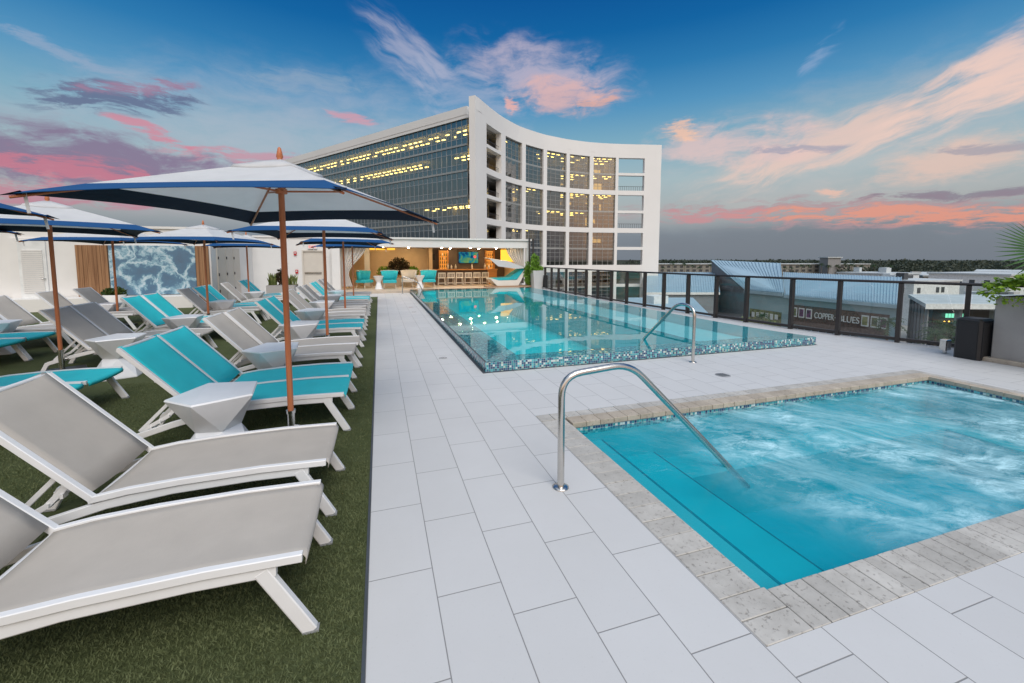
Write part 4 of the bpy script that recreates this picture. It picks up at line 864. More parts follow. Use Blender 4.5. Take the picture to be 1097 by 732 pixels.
def marker(x, y, red, lb):
    r = thing('depth_marker', (x, y, 0), lb, 'deck marker'); m = MB(); m.box(-.075, .075, -.075, .075, .001, .0045); m.build('tile', M_['deck'], r)
    m = MB(); mt = M_['red'] if red else M_['black']
    for k in range(20):
        a, b_ = 2 * pi * k / 20, 2 * pi * (k + 1) / 20
        m.quad((.05 * cos(a), .05 * sin(a), .006), (.06 * cos(a), .06 * sin(a), .006), (.06 * cos(b_), .06 * sin(b_), .006), (.05 * cos(b_), .05 * sin(b_), .006))
    if red: m.quad((-.045, -.035, .007), (-.035, -.045, .007), (.045, .035, .007), (.035, .045, .007))
    m.quad((-.03, -.005, .0075), (-.03, .01, .0075), (.02, .02, .0075), (.02, .01, .0075)); m.quad((.02, -.02, .0075), (-.01, -.03, .0075), (-.01, -.022, .0075), (.02, -.012, .0075)); m.build('symbol', mt, r)
marker(.95, 6.66, False, 'small square deck marker with black diver symbol beside main pool'); marker(.98, 14.2, True, 'small square deck marker with red no diving symbol'); marker(.98, 12.9, False, 'small grey square marker nearer than the red one')

# ============================================================ loungers
def make_lounger(teal):
    r = thing('sun_lounger', (0, 0, 0), 'x', 'sun lounger'); Wd = .30; sm = M_['sling_teal' if teal else 'sling_grey']; P = M_['powder']
    seat = [(0.0, .350), (-.35, .358), (-.75, .350), (-1.0, .335), (-1.17, .312)]
    m = MB()
    for s in (-1, 1): m.bar([(x, s * Wd, z + .001) for x, z in seat], .032, .036)
    for x, z in ((-.02, .335), (-.6, .335), (-1.16, .30)): m.tube([(x, -Wd, z), (x, Wd, z)], .012, 8)
    m.build('seat_frame', P, r)
    hx, hz = -1.155, .318; bx, bz = -1.665, .880
    m = MB()
    for s in (-1, 1): m.bar([(hx, s * Wd, hz), (bx, s * Wd, bz)], .034, .034)
    m.tube([(bx, -Wd, bz), (bx, Wd, bz)], .014, 8); m.tube([(hx - .28, -Wd, hz + .28), (hx - .28, Wd, hz + .28)], .010, 8); m.build('back_frame', P, r)
    m = MB()
    for s in (-1, 1): m.bar([(-.10, s * .290, .312), (-.40, s * .290, .318), (-.8, s * .290, .308), (-1.1, s * .290, .275), (-1.35, s * .290, .215), (-1.62, s * .290, .135), (-1.66, s * .290, .10)], .030, .05)
    m.tube([(-.14, -.27, .30), (-.14, .27, .30)], .014, 8); m.tube([(-1.55, -.27, .155), (-1.55, .27, .155)], .012, 8); m.build('base_frame', P, r)
    for s in (-1, 1):
        m = MB(); m.bar([(-.155, s * .290, .315), (.02, s * .290, .006)], .034, .058); q = m.build('leg', P, r)
        m2 = MB(); m2.box(-.012, .052, s * .290 - .018, s * .290 + .018, 0, .012); m2.build('foot_cap', M_['rubber'], q)
        m = MB(); m.bar([(-1.635, s * .290, .135), (-1.70, s * .290, .006)], .032, .05); q = m.build('leg', P, r)
        m2 = MB(); m2.box(-1.73, -1.675, s * .290 - .017, s * .290 + .017, 0, .012); m2.build('foot_cap', M_['rubber'], q)
    m = MB()
    for s in (-1, 1):
        m.bar([(-1.30, s * .22, .475), (-1.60, s * .22, .165)], .018, .026)
        m.bar([(-1.26, s * .22, .42), (-1.40, s * .22, .27), (-1.60, s * .22, .16)], .014, .03)
        for k in range(4): m.box(-1.33 - k * .065, -1.315 - k * .065, s * .22 - .02, s * .22 + .02, .31 - k * .045, .335 - k * .045)
    m.tube([(-1.32, -.22, .47), (-1.32, .22, .47)], .009, 8); m.build('recline_strut', P, r)
    def sheet(prof, sag, hw=.298):
        m = MB(); n = 10; top = []; th = .004
        for (x, z) in prof:
            for i in range(n + 1):
                u = i / n * 2 - 1; top.append((x, u * hw, z - sag * (1 - u * u)))
        k = n + 1; fs = [(j * k + i, j * k + i + 1, (j + 1) * k + i + 1, (j + 1) * k + i) for j in range(len(prof) - 1) for i in range(n)]
        m.add(top, fs, 0, True); return m
    sp_ = [(0.012, .318), (0.016, .345), (0.006, .362), (-.03, .366)] + [(x, z + .0) for x, z in ((-.12, .369), (-.35, .374), (-.6, .370), (-.8, .363), (-1.0, .350), (-1.10, .336), (-1.15, .327))]
    q = sheet([(x, z - .006) for x, z in sp_], .012).build('seat_sling', sm, r); md = q.modifiers.new('s', 'SOLIDIFY'); md.thickness = .004
    nx, nz_ = .006, .003; bp_ = [(hx + .0 + nx + (bx - hx) * t_, hz + nz_ + .012 + (bz - hz) * t_) for t_ in (.03, .2, .4, .6, .8, 1.0)] + [(bx - .012, bz + .018), (bx - .016, bz - .01)]
    q = sheet(bp_, .012, .281).build('back_sling', sm, r); md = q.modifiers.new('s', 'SOLIDIFY'); md.thickness = .004
    return r
LT = make_lounger(True); LG = make_lounger(False); used = {True: False, False: False}
ORD = ['first', 'second', 'third', 'fourth', 'fifth', 'sixth', 'seventh', 'eighth', 'ninth']
def place(teal, x, y, label, grp):
    src = LT if teal else LG
    o = src if not used[teal] else copy_tree(src); used[teal] = True
    o.location = (x, y, 0); o.rotation_euler = (0, 0, random.uniform(-.018, .018)); o['label'] = label; o['group'] = grp
# pool-side row, y of the two lounger centre lines
rowA = [(False, 2.15, 3.01), (True, 4.37, 4.98), (False, 6.17, 6.80), (True, 8.28, 8.92), (False, 10.20, 10.85), (False, 12.05, 12.68), (True, 14.0, 14.62), (False, 15.85, 16.5)]
for k, (te, a, b_) in enumerate(rowA):
    for j, y in enumerate((a, b_)):
        cn = 'teal' if te else 'grey'
        place(te, -.34 + (0 if k < 2 else random.uniform(-.03, .03)), y, '%s sling lounger, %s of the %s pair back in the row beside the deck' % (cn, 'nearer' if j == 0 else 'farther', ORD[k]), 'loungers in the row beside the deck')
rowB = [(True, (4.92, 5.55), 'teal pair nearest the camera'), (False, (7.78, 8.42), 'grey pair behind wood umbrella pole'), (True, (9.75, 10.38), 'teal pair in front of the mural'), (False, (12.0,), 'lone grey before teal pair'),
        (True, (12.75, 13.4), 'teal pair second from the wall'), (False, (14.75,), 'grey beside the farthest teal pair'), (True, (16.3, 16.93), 'teal pair farthest, by the panel doors')]
for te, yy, d in rowB:
    for j, y in enumerate(yy):
        w_ = '' if len(yy) == 1 else (', nearer one' if j == 0 else ', farther one')
        place(te, -2.86 + random.uniform(-.03, .03), y, 'middle row sling lounger, ' + d + w_, 'loungers in the middle row')
rowC = [(True, (8.2, 8.84), 'teal pair cut by the left edge'), (False, (9.85, 10.48), 'grey pair cut by the left edge, behind the teal ones'), (False, (11.85,), 'grey lounger before the louvred door'), (False, (13.0,), 'grey lounger before left wood panel')]
for te, yy, d in rowC:
    for j, y in enumerate(yy):
        w_ = '' if len(yy) == 1 else (', nearer one' if j == 0 else ', farther one')
        place(te, -5.36, y, 'back row ' + d + w_, 'loungers in the back row')

# ============================================================ side tables
def make_table():
    r = thing('side_table', (0, 0, 0), 'x', 'side table'); m = MB()
    def ring_(rad, z, rot, n=4, ex=1.0): return [(rad * cos(rot + 2 * pi * k / n) * ex, rad * sin(rot + 2 * pi * k / n), z) for k in range(n)]
    q5 = pi * 1.03; A = [(x, y, z - (.02 if k == 0 else 0)) for k, (x, y, z) in enumerate(ring_(.325, .545, q5, 5))]; A2 = [(x * 1.025, y * 1.025, z - .012) for x, y, z in A]; B = ring_(.16, .26, q5 + pi / 5, 5)
    vs_ = A + A2 + B; fs = [(0, 1, 4), (1, 2, 3, 4)] + [(5 + k, 5 + (k + 1) % 5, (k + 1) % 5, k) for k in range(5)]
    for k in range(5): fs += [(10 + k, 5 + (k + 1) % 5, 5 + k), (10 + k, 10 + (k + 1) % 5, 5 + (k + 1) % 5)]
    m.add(vs_, fs); m.build('top', M_['plastic'], r)
    m = MB(); D = ring_(.31, 0, q5, 5); D2 = ring_(.31, .012, q5, 5); vs_ = B + D2 + D; fs = []
    for k in range(5): fs += [(5 + k, 5 + (k + 1) % 5, k), (5 + (k + 1) % 5, (k + 1) % 5, k), (10 + k, 10 + (k + 1) % 5, 5 + (k + 1) % 5, 5 + k)]
    m.add(vs_, fs); m.build('base', M_['plastic'], r); return r
T0 = make_table(); first = True
TB = [(-1.27, 3.82, 'faceted white side table nearest the camera, before the front teal pair'), (-1.25, 5.62, 'faceted white side table between front teal pair and grey pair'), (-1.27, 7.62, 'faceted white side table by the second umbrella pole from the front'), (-1.38, 9.60, 'faceted white side table before the fifth poolside pair'), (-1.38, 11.45, 'faceted white side table at the third poolside umbrella'), (-1.38, 13.35, 'faceted white side table before the far teal poolside pair'), (-1.38, 15.25, 'farthest faceted white side table of the poolside row'),
      (-3.46, 7.02, 'faceted white side table left of centre, in front of middle grey pair'), (-3.50, 9.18, 'faceted white side table in front of the mural teal pair'), (-3.85, 12.38, 'faceted white side table by the snake plant side umbrella'), (-3.9, 15.5, 'farthest faceted white side table in the middle row'), (-6.25, 9.32, 'faceted white side table cut by the left edge of the photo'), (-6.3, 12.4, 'faceted white side table in the back row before the wall bench')]
for i, (x, y, lb) in enumerate(TB):
    o = T0 if first else copy_tree(T0); first = False; o.location = (x, y, 0); o.rotation_euler = (0, 0, random.uniform(-.1, .1)); o['label'] = lb; o['group'] = 'faceted white side tables between loungers'
for x, y, lb in ((-.05, 22.1, 'white hourglass table between pale armchair and teal armchair'), (2.02, 22.25, 'white hourglass table left of the poolside teal armchair')):
    r = thing('hourglass_table', (x, y, .1), lb, 'side table'); m = MB(); m.lathe([(.2, 0), (.19, .03), (.11, .3), (.11, .36), (.24, .62), (.24, .64), (.001, .645)], 0, 0, 8, smooth=False); m.build('body', M_['plastic'], r)
    m = MB(); m.lathe([(.001, .6455), (.25, .6455), (.25, .665), (.001, .665)], 0, 0, 16, smooth=False); m.build('top', M_['plastic'], r)

# ============================================================ umbrellas
def make_umbrella():
    r = thing('market_umbrella', (0, 0, 0), 'x', 'umbrella'); a = 1.015; ZA, ZR = 2.375, 1.985
    m = MB(); m.tube([(0, 0, .30), (0, 0, 2.37)], .0235, 14); m.build('pole', M_['pole'], r)
    m = MB(); m.tube([(0, 0, .03), (0, 0, .33)], .031, 14); m.tube([(.031, 0, .2), (.07, 0, .2)], .010, 8); m.tube([(0, 0, .31), (0, 0, .335)], .038, 14); m.build('sleeve', M_['steel'], r)
    m = MB(); m.cbox(-.25, .25, -.25, .25, .0, .035, .006); m.build('base_plate', M_['dark_metal'], r)
    m = MB(); m.lathe([(.001, 2.50), (.012, 2.49), (.020, 2.455), (.026, 2.42), (.018, 2.405), (.028, 2.395), (.028, 2.37)], 0, 0, 14); m.build('finial', M_['pole'], r)
    rs = [.10, .25, .4, .6, .765, .775, .89, 1.0]; ns = 12
    def pt(side, rr, s, dz=0):
        c0 = pi / 4 + side * pi / 2; A = Vector((cos(c0), sin(c0), 0)) * a * 2 ** .5; B = Vector((cos(c0 + pi / 2), sin(c0 + pi / 2), 0)) * a * 2 ** .5
        p_ = A * (1 - s) + B * s; e = 4 * s * (1 - s); p_ = p_ * rr * (1 - .045 * e * rr)
        z = ZA - (ZA - ZR) * (rr ** 1.06) + .0 - .016 * e * rr * (1 - rr) * 4 + .03 * e * rr * rr
        return (p_.x, p_.y, z + dz)
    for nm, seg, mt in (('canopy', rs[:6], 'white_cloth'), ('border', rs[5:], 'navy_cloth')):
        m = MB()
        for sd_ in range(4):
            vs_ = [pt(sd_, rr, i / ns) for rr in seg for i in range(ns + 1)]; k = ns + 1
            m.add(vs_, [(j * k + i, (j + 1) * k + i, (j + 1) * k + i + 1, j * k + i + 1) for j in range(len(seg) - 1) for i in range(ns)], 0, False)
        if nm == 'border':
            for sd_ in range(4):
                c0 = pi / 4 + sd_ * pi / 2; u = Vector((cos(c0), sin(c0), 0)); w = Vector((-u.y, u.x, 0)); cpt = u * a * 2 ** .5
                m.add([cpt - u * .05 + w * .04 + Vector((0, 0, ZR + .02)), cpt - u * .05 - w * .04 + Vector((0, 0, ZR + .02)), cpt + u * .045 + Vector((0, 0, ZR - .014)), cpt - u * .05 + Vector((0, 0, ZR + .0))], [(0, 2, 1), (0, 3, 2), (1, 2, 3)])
        q = m.build(nm, [M_[mt], M_['navy_shaded' if nm == 'border' else 'white_cloth']], r); md = q.modifiers.new('s', 'SOLIDIFY'); md.thickness = .004; md.material_offset = 1; md.offset = 1  # border underside takes a darker navy, its shade put into the colour
    m = MB(); ring_ = [(.001, 2.40), (.12, 2.385), (.22, 2.352)]
    for sd_ in range(4):
        vs_ = []
        for rr, dz in ((.02, .03), (.12, .026), (.22, .022), (.235, .004)):
            for i in range(5): vs_.append(pt(sd_, rr, i / 4, dz))
        m.add(vs_, [(j * 5 + i, (j + 1) * 5 + i, (j + 1) * 5 + i + 1, j * 5 + i + 1) for j in range(3) for i in range(4)], 0, True)
    q = m.build('vent_cap', M_['white_cloth'], r); md = q.modifiers.new('s', 'SOLIDIFY'); md.thickness = .004
    for sd_ in range(0, 8, 2):
        c0 = pi / 4 + sd_ * pi / 4; ln_ = a * 2 ** .5 if sd_ % 2 == 0 else a * .93; zt = ZR - .02 if sd_ % 2 == 0 else ZR + .012
        m = MB(); m.tube([(cos(c0) * .04, sin(c0) * .04, ZA - .045), (cos(c0) * ln_, sin(c0) * ln_, zt)], .009, 6); m.build('rib', M_['pole'], r)
        m = MB(); f_ = .34; m.tube([(cos(c0) * .035, sin(c0) * .035, 2.15), (cos(c0) * ln_ * f_, sin(c0) * ln_ * f_, ZA - .045 + (zt - ZA + .045) * f_ - .01)], .008, 6); m.build('strut', M_['pole'], r)
    m = MB(); m.lathe([(.024, 2.125), (.045, 2.13), (.045, 2.165), (.024, 2.17)], 0, 0, 14); m.build('runner', M_['pole'], r)
    m = MB(); m.lathe([(.024, 2.27), (.045, 2.275), (.045, 2.32), (.024, 2.325)], 0, 0, 14); m.build('hub', M_['pole'], r)
    for sd_ in (0, 2):
        c0 = pi / 4 + sd_ * pi / 2; x, y = cos(c0) * (a * 2 ** .5 - .06), sin(c0) * (a * 2 ** .5 - .06)
        m = MB(); m.slab([(x - .012, y, ZR + .01), (x + .012, y, ZR + .01), (x + .03, y, ZR - .11), (x + .008, y, ZR - .11)], (0, .003, 0)); m.build('tie_strap', M_['white_cloth'], r)
    return r
U0 = make_umbrella(); first = True
UM = [(-.74, 3.82, -22, 'largest, nearest white umbrella with navy border over the front loungers', 1), (-.86, 7.55, -6, 'white umbrella with navy border, second in the poolside row', 1), (-.86, 11.45, 12, 'white umbrella with navy border, third in the poolside row', 1), (-.86, 15.2, -8, 'farthest white umbrella with navy border in the poolside row', 1),
      (-3.83, 3.93, 2, 'navy edged umbrella of which only a corner shows at far left', 1), (-4.30, 7.42, 31, 'white umbrella with navy border on a pole left of centre', 1), (-3.85, 11.4, -18, 'white umbrella in the middle row before the mural right side', 1), (-4.1, 15.6, 10, 'farthest white umbrella of the middle row near panel doors', 1),
      (-6.0, 12.3, -12, 'white umbrella standing before the middle of the mural', 1), (-6.1, 7.2, 2, 'low navy umbrella corner at the left edge, behind the nearer ones', 1)]
for x, y, rz, lb, s in UM:
    o = U0 if first else copy_tree(U0); first = False; o.location = (x, y, 0); o.rotation_euler = (0, 0, R(rz)); o['label'] = lb; o['group'] = 'white market umbrellas with navy borders'

# ============================================================ daybed
pf = thing('timber_platform', (6.7, 21.85, 0), 'low brown timber platform under the shell daybed', 'platform'); m = MB()
for k in range(7): m.box(-1.25, 1.35, -.34 + k * .1, -.25 + k * .1, .10, .17)
m.build('board', M_['wood_deck'], pf); m = MB(); m.box(-1.22, 1.32, -.32, .35, 0, .098); m.build('frame', M_['wood_deck'], pf)
db = thing('daybed', (6.7, 22.2, .17), 'white shell daybed with teal cushion and tilting grey canopy', 'daybed')
m = MB(); m.xz([(-.98, .36), (-.62, .0), (.60, .0), (1.12, .92), (1.0, .92), (.52, .30), (-.5, .28), (-.9, .40)], -.5, .6); m.build('shell', M_['shell'], db)
m = MB(); m.xz([(-.9, .405), (-.5, .285), (.0, .30), (.52, .33), (.98, .90), (.86, .95), (.1, .45), (-.45, .42)], -.44, .54); m.build('cushion', M_['teal_fab'], db)
m = MB(); m.slab([(-1.02, -.5, 1.46), (.15, -.45, 1.30), (.2, .6, 1.36), (-1.08, .6, 1.54)], (0, 0, -.03)); m.slab([(.15, -.45, 1.30), (1.05, -.5, .97), (1.12, .6, .99), (.2, .6, 1.36)], (0, 0, -.03)); m.slab([(-1.02, -.5, 1.44), (-.62, -.74, 1.06), (.38, -.74, .92), (1.05, -.5, .95), (.15, -.45, 1.28)], (0, .03, 0)); m.build('canopy', M_['shade'], db)

# ============================================================ office tower
tw = thing('office_tower', (14.8, 65.3, GZ), 'white office tower with curved gridded facade and long glazed wing', 'office building'); o0 = (14.8, 65.3, GZ)
CP = [(14.8, 65.3), (15.8, 66.4), (17.4, 68.5), (19.8, 71.4), (22.3, 74.1), (26.3, 77.6), (32.5, 80.9), (39.2, 82.7), (45.1, 83.2), (51.2, 82.4), (56.4, 81.2), (60.6, 80.2)]
SL = [0]
for a, b_ in zip(CP, CP[1:]): SL.append(SL[-1] + math.hypot(b_[0] - a[0], b_[1] - a[1]))
def cp(s, off=0.0):
    s = max(0, min(SL[-1], s)); i = 0
    def raw(s):
        for i in range(len(CP) - 1):
            if s <= SL[i + 1] or i == len(CP) - 2:
                t_ = (s - SL[i]) / (SL[i + 1] - SL[i]); return Vector((CP[i][0] + (CP[i + 1][0] - CP[i][0]) * t_, CP[i][1] + (CP[i + 1][1] - CP[i][1]) * t_))
    def sm(s): return (raw(max(0, s - 1.6)) + raw(min(SL[-1], s + 1.6)) + raw(s) * 2) / 4 if 1.6 < s < SL[-1] - 1.6 else raw(s)
    p_ = sm(s); d = (sm(min(SL[-1], s + .5)) - sm(max(0, s - .5))).normalized(); nrm = Vector((-d.y, d.x)); q = p_ + nrm * off; return (q.x, q.y)
TH = 1.1
def cseg(mb, s0, s1, z0, z1, o1=0.0, o2=TH, step=1.5, mi=0):
    n = max(1, int((s1 - s0) / step)); A = [cp(s0 + (s1 - s0) * i / n, o1) for i in range(n + 1)]; B = [cp(s0 + (s1 - s0) * i / n, o2) for i in range(n + 1)]
    vs_ = [(x, y, z0) for x, y in A] + [(x, y, z1) for x, y in A] + [(x, y, z0) for x, y in B] + [(x, y, z1) for x, y in B]; k = n + 1; fs = []
    for i in range(n): fs += [(i, i + 1, k + i + 1, k + i), (2 * k + i + 1, 2 * k + i, 3 * k + i, 3 * k + i + 1), (k + i, k + i + 1, 3 * k + i + 1, 3 * k + i), (i + 1, i, 2 * k + i, 2 * k + i + 1)]
    fs += [(0, k, 3 * k, 2 * k), (n, 2 * k + n, 3 * k + n, k + n)]; mb.add(vs_, fs, mi)
PIER = [(0, 4.18), (10.11, 11.77), (17.57, 18.68), (23.95, 24.94), (30.14, 31.0), (36.04, 36.96), (42.18, 42.83), (48.78, 52.61)]
ROWS = [(16.9, 24.0), (8.6, 15.9), (.35, 7.55), (-8.0, -1.1)]
w = MB()
for a, b_ in PIER: cseg(w, a, b_, GZ, 24.0 if False else 25.0)
cseg(w, 0, 52.61, 25.0, 27.0); 
for (a, b_), (c_, d_) in zip(PIER, PIER[1:]):
    if b_ < 10 or c_ > 48: zs = [(24.0, 25.0)] if b_ > 10 else [(24.0, 25.0)]
    else: zs = [(24.0, 25.0)]
    for zz in zs + [(15.9, 16.9), (7.55, 8.6), (-1.1, .35), (GZ, -8.0)]: cseg(w, b_, c_, *zz)
w.build('facade_wall', M_['tower_white'], tw, o0)
# extra storey bands in the open end bays
for zz in ((20.2, 20.75), (11.9, 12.5), (3.75, 4.4), (-4.6, -4.0)):
    for ss_ in ((42.83, 48.78), (4.18, 10.11)): w = MB(); cseg(w, *ss_, *zz); w.build('balcony_slab', M_['tower_white'], tw, o0)
for zz in (16.9, 8.6, .35, 20.75, 12.5, 4.4, -4.0):
    for bay in ((4.3, 10.0), (42.95, 48.7)):
        if zz in (20.75, 12.5, 4.4, -4.0) and bay[0] > 40: continue
        w = MB(); cseg(w, *bay, zz + .95, zz + 1.02, .5, .56)
        k = int((bay[1] - bay[0]) / .5)
        for i in range(k + 1): s = bay[0] + i * .5; cseg(w, s, s + .05, zz, zz + .95, .5, .54)
        w.build('railing', M_['dark_metal'], tw, o0)
BAYS = [(11.77, 17.57), (18.68, 23.95), (24.94, 30.14), (31.0, 36.04), (36.96, 42.18)]
def window_c(s0, s1, z0, z1, cols=4, rows=8):
    m = MB()
    for i in range(cols + 1):
        s = s0 + (s1 - s0) * i / cols; cseg(m, max(s0, s - .035), min(s1, s + .035), z0, z1, .42, .54)
    for j in range(rows + 1):
        z = z0 + (z1 - z0) * j / rows; t_ = .032 if j not in (rows // 2,) else .16; cseg(m, s0, s1, max(z0, z - t_), min(z1, z + t_), .41, .53, 1.3)
    q = m.build('window', M_['mullion_b'], tw, o0); g_ = MB(); n = cols
    for i in range(n):
        a = cp(s0 + (s1 - s0) * i / n, .48); b_ = cp(s0 + (s1 - s0) * (i + 1) / n, .48); g_.quad((*a, z0), (*b_, z0), (*b_, z1), (*a, z1))
    g_.build('pane', M_['tglass'], q, o0)
for (z0, z1) in ROWS:
    for (a, b_) in BAYS: window_c(a, b_, z0, z1)
for zz in ((16.9, 20.2), (20.75, 24.0), (8.6, 11.9), (12.5, 15.9), (.35, 3.75), (4.4, 7.55), (-4, -1.1)):
    m = MB(); cseg(m, 4.18, 10.11, zz[0], zz[0] + .1, 2.6, 2.7)
    for i in range(6): s = 4.18 + i * 1.17; cseg(m, s, s + .07, zz[0], zz[1], 2.6, 2.7)
    q = m.build('balcony_window', M_['mullion_b'], tw, o0); g_ = MB(); a, b_ = cp(4.18, 2.65), cp(10.11, 2.65); g_.quad((*a, zz[0]), (*b_, zz[0]), (*b_, zz[1]), (*a, zz[1])); g_.build('pane', M_['tglass'], q, o0)
# interiors behind the curved facade
m = MB()
for z in (24.2, 20.3, 16.1, 12.0, 7.8, 3.9, -.7, -4.4):
    cseg(m, 10.2, 42.6, z, z + .45, TH + .02, 13, 1.0)
    cseg(m, 4.2, 10.2, z, z + .45, TH + .02, 9, 1.0)
m.build('floor_slab', M_['slab'], tw, o0)
m = MB(); cseg(m, 8.0, 42.6, -8, 24.2, 9.5, 9.7, 1.0); cseg(m, 42.4, 42.6, -8, 24.2, TH, 9.5)
for s in (17.9, 24.3, 30.5, 36.4): cseg(m, s, s + .25, -8, 24.2, 3.0, 9.5)
m.build('office_partition', M_['office'], tw, o0)
m = MB(); 
for z in (20.75, 16.9, 12.5, 8.6, 4.4, .35, -4.0):
    for _ in range(26):
        s = random.uniform(11, 41); cseg(m, s, s + random.uniform(.5, 1.8), z, z + random.uniform(.7, 1.6), 2.0 + random.random() * 3, 5.6)
stuff(m.build('desk', M_['desk'], tw, o0))
lit = {24.2: (0, 1, 3, 4, 5), 20.3: (0, 4, 5), 16.1: (0, 2, 4, 5), 12.0: (3, 4), 7.8: (2,), 3.9: (), -.7: ()}
bays_all = [(4.5, 10)] + BAYS
for z, bl in lit.items():
    if not bl: continue
    m = MB()
    for bi in bl:
        s0, s1 = bays_all[bi]; n = 4
        for i in range(n):
            for off in (2.2, 4.4, 7.0):
                if random.random() < .82: s = s0 + (s1 - s0) * (i + .35) / n; cseg(m, s, s + .7, z - .10, z - .02, off, off + .22)
    stuff(m.build('ceiling_light', M_['lamp'], tw, o0))
m = MB()
for (za, zb), bl in {(20.75, 23.9): (2, 3, 4, 5), (16.9, 20.2): (1, 3, 4, 5), (12.5, 15.8): (2, 4, 5), (8.6, 11.9): (3, 4, 5), (4.4, 7.4): (5,)}.items():
    for bi in bl:
        s0, s1 = bays_all[bi]; s_ = s0
        while s_ < s1 - .4:
            e_ = min(s1, s_ + random.uniform(.8, 2.2))
            if random.random() < .72: cseg(m, s_, e_, za + random.uniform(.6, 1.4), zb - random.uniform(.3, .9), 8.6, 8.7)
            s_ = e_ + .1
stuff(m.build('room_glow', M_['room_glow'], tw, o0))  # self-glowing panels stand in for lamplight on the office walls
# long glazed wing
wd = Vector((-.5857, .8105, 0)); wn_ = Vector((.8105, .5857, 0)); W0 = Vector((14.2, 68.5, 0)); LEN = 66
def wq(t_, off): p_ = W0 + wd * t_ + wn_ * off; return (p_.x, p_.y)
def wdeep(mb, o1, D, z0, z1, t0=0.0): mb.prism([wq(t0, o1), wq(LEN, o1), wq(LEN, D), wq(3.5, D), wq(t0, 1.6)], z0, z1)
def wbox(mb, t0, t1, o1, o2, z0, z1, mi=0): mb.prism([wq(t0, o1), wq(t1, o1), wq(t1, o2), wq(t0, o2)], z0, z1, mi)
m = MB(); wdeep(m, -.25, 20, 24.45, 25.0, -.6); wdeep(m, -.30, 18, 25.0, 26.3, -.2); wbox(m, 2.0, LEN, 2.0, 12, 26.3, 27.3); m.build('roof', M_['tower_white'], tw, o0)
m = MB()
for z in (20.2, 16.05, 11.9, 7.75, 3.6, -.55, -4.7): wbox(m, 0, LEN, -.12, .25, z, z + .32)
m.build('sill_band', M_['mullion_b'], tw, o0)
m = MB(); wbox(m, LEN, LEN + .3, 0, 20, GZ, 24.45); wdeep(m, .3, 18, GZ, -4.7); m.build('end_wall', M_['tower_white'], tw, o0)
m = MB()
for z in (24.0, 19.9, 15.75, 11.6, 7.45, 3.3, -.85): wdeep(m, .3, 16, z, z + .45)
m.build('floor_slab', M_['slab'], tw, o0)
m = MB(); wbox(m, 3.5, LEN, 9.5, 9.7, -5, 24)
for t_ in range(6, 66, 12): wbox(m, t_, t_ + .2, 2.5, 9.5, -5, 24)
m.build('office_partition', M_['office'], tw, o0)
levels = [(20.52, 24.45), (16.37, 20.2), (12.22, 16.05), (8.07, 11.9), (3.92, 7.75), (-.23, 3.6)]
for li, (z0, z1) in enumerate(levels):
    for bi in range(11):
        t0, t1 = bi * 6, bi * 6 + 6; m = MB(); sp1, sp2 = z0 + (z1 - z0) * .24, z0 + (z1 - z0) * .74
        wbox(m, t0, t1, .10, .16, z0, sp1, 1); wbox(m, t0, t1, .10, .16, sp2, z1, 1)
        for i in range(5): wbox(m, t0 + i * 1.2, t0 + i * 1.2 + .09, .0, .10, z0, z1)
        wbox(m, t0, t1, .01, .1, sp1 - .04, sp1 + .04); wbox(m, t0, t1, .01, .1, sp2 - .04, sp2 + .04)
        q = m.build('window', [M_['mullion'], M_['spandrel']], tw, o0); g_ = MB(); g_.quad((*wq(t0, .06), z0), (*wq(t1, .06), z0), (*wq(t1, .06), z1), (*wq(t0, .06), z1)); g_.build('pane', M_['tglass_l'], q, o0)
runs = {0: [(1.5, 40, 1.0), (41, 60, .7)], 1: [(0.5, 4, .9), (13, 30, 1.0), (31, 52, .8)], 2: [], 3: [(1, 13, .9)], 4: [], 5: []}
for li, rs_ in runs.items():
    m = MB()
    for a, b_, pr in rs_:
        t_ = a
        while t_ < b_:
            if random.random() < pr: 
                for off in (1.5, 3.2): wbox(m, t_, t_ + .85, off, off + .2, levels[li][1] - 1.30, levels[li][1] - 1.14)
            t_ += 1.5 if random.random() < .85 else 2.7
    if m.v: stuff(m.build('ceiling_light', M_['lamp'], tw, o0))

# ============================================================ lower buildings beyond the fence
def seam_roof(mb, a, b_, c_, d_, n, h=.09):                        # a,b eave; d,c ridge
    a, b_, c_, d_ = map(Vector, (a, b_, c_, d_)); nrm = (b_ - a).cross(d_ - a).normalized()
    if nrm.z < 0: nrm = -nrm
    mb.slab([a, b_, c_, d_], -nrm * .25)
    for i in range(n + 1):
        t_ = i / n; p0 = a.lerp(b_, t_); p1 = d_.lerp(c_, t_); w_ = (b_ - a).normalized() * .05
        mb.slab([p0 - w_, p0 + w_, p1 + w_, p1 - w_], nrm * h)
# restaurant-and-bar block with the blue standing seam roof
mb_o = (68, 50, GZ); FX = 66.5
def ept(t_, off, z): return (FX + off, 61.5 - t_, z)
mu_ = thing('music_bar', mb_o, 'grey rendered music bar with pale blue seamed metal roof and sign', 'building')
m = MB(); m.prism([(FX, 37.2), (FX, 61.4), (76.2, 80.6), (87.4, 76), (83.2, 46.9)], GZ, -4.3); m.build('wall', M_['blue_wall'], mu_, mb_o)
m = MB(); seam_roof(m, (FX - .5, 53.4, -4.4), (FX - .5, 36.8, -4.4), (83.6, 46.6, -1.4), (87.4, 71.2, -1.3), 46, .12); m.build('roof', M_['metal_roof'], mu_, mb_o)
m = MB(); seam_roof(m, (FX - .4, 61.6, -4.1), (FX - .4, 53.5, -4.1), (86.5, 71.3, .75), (76.0, 80.9, 1.45), 20, .12); m.build('raised_roof', M_['metal_roof'], mu_, mb_o)
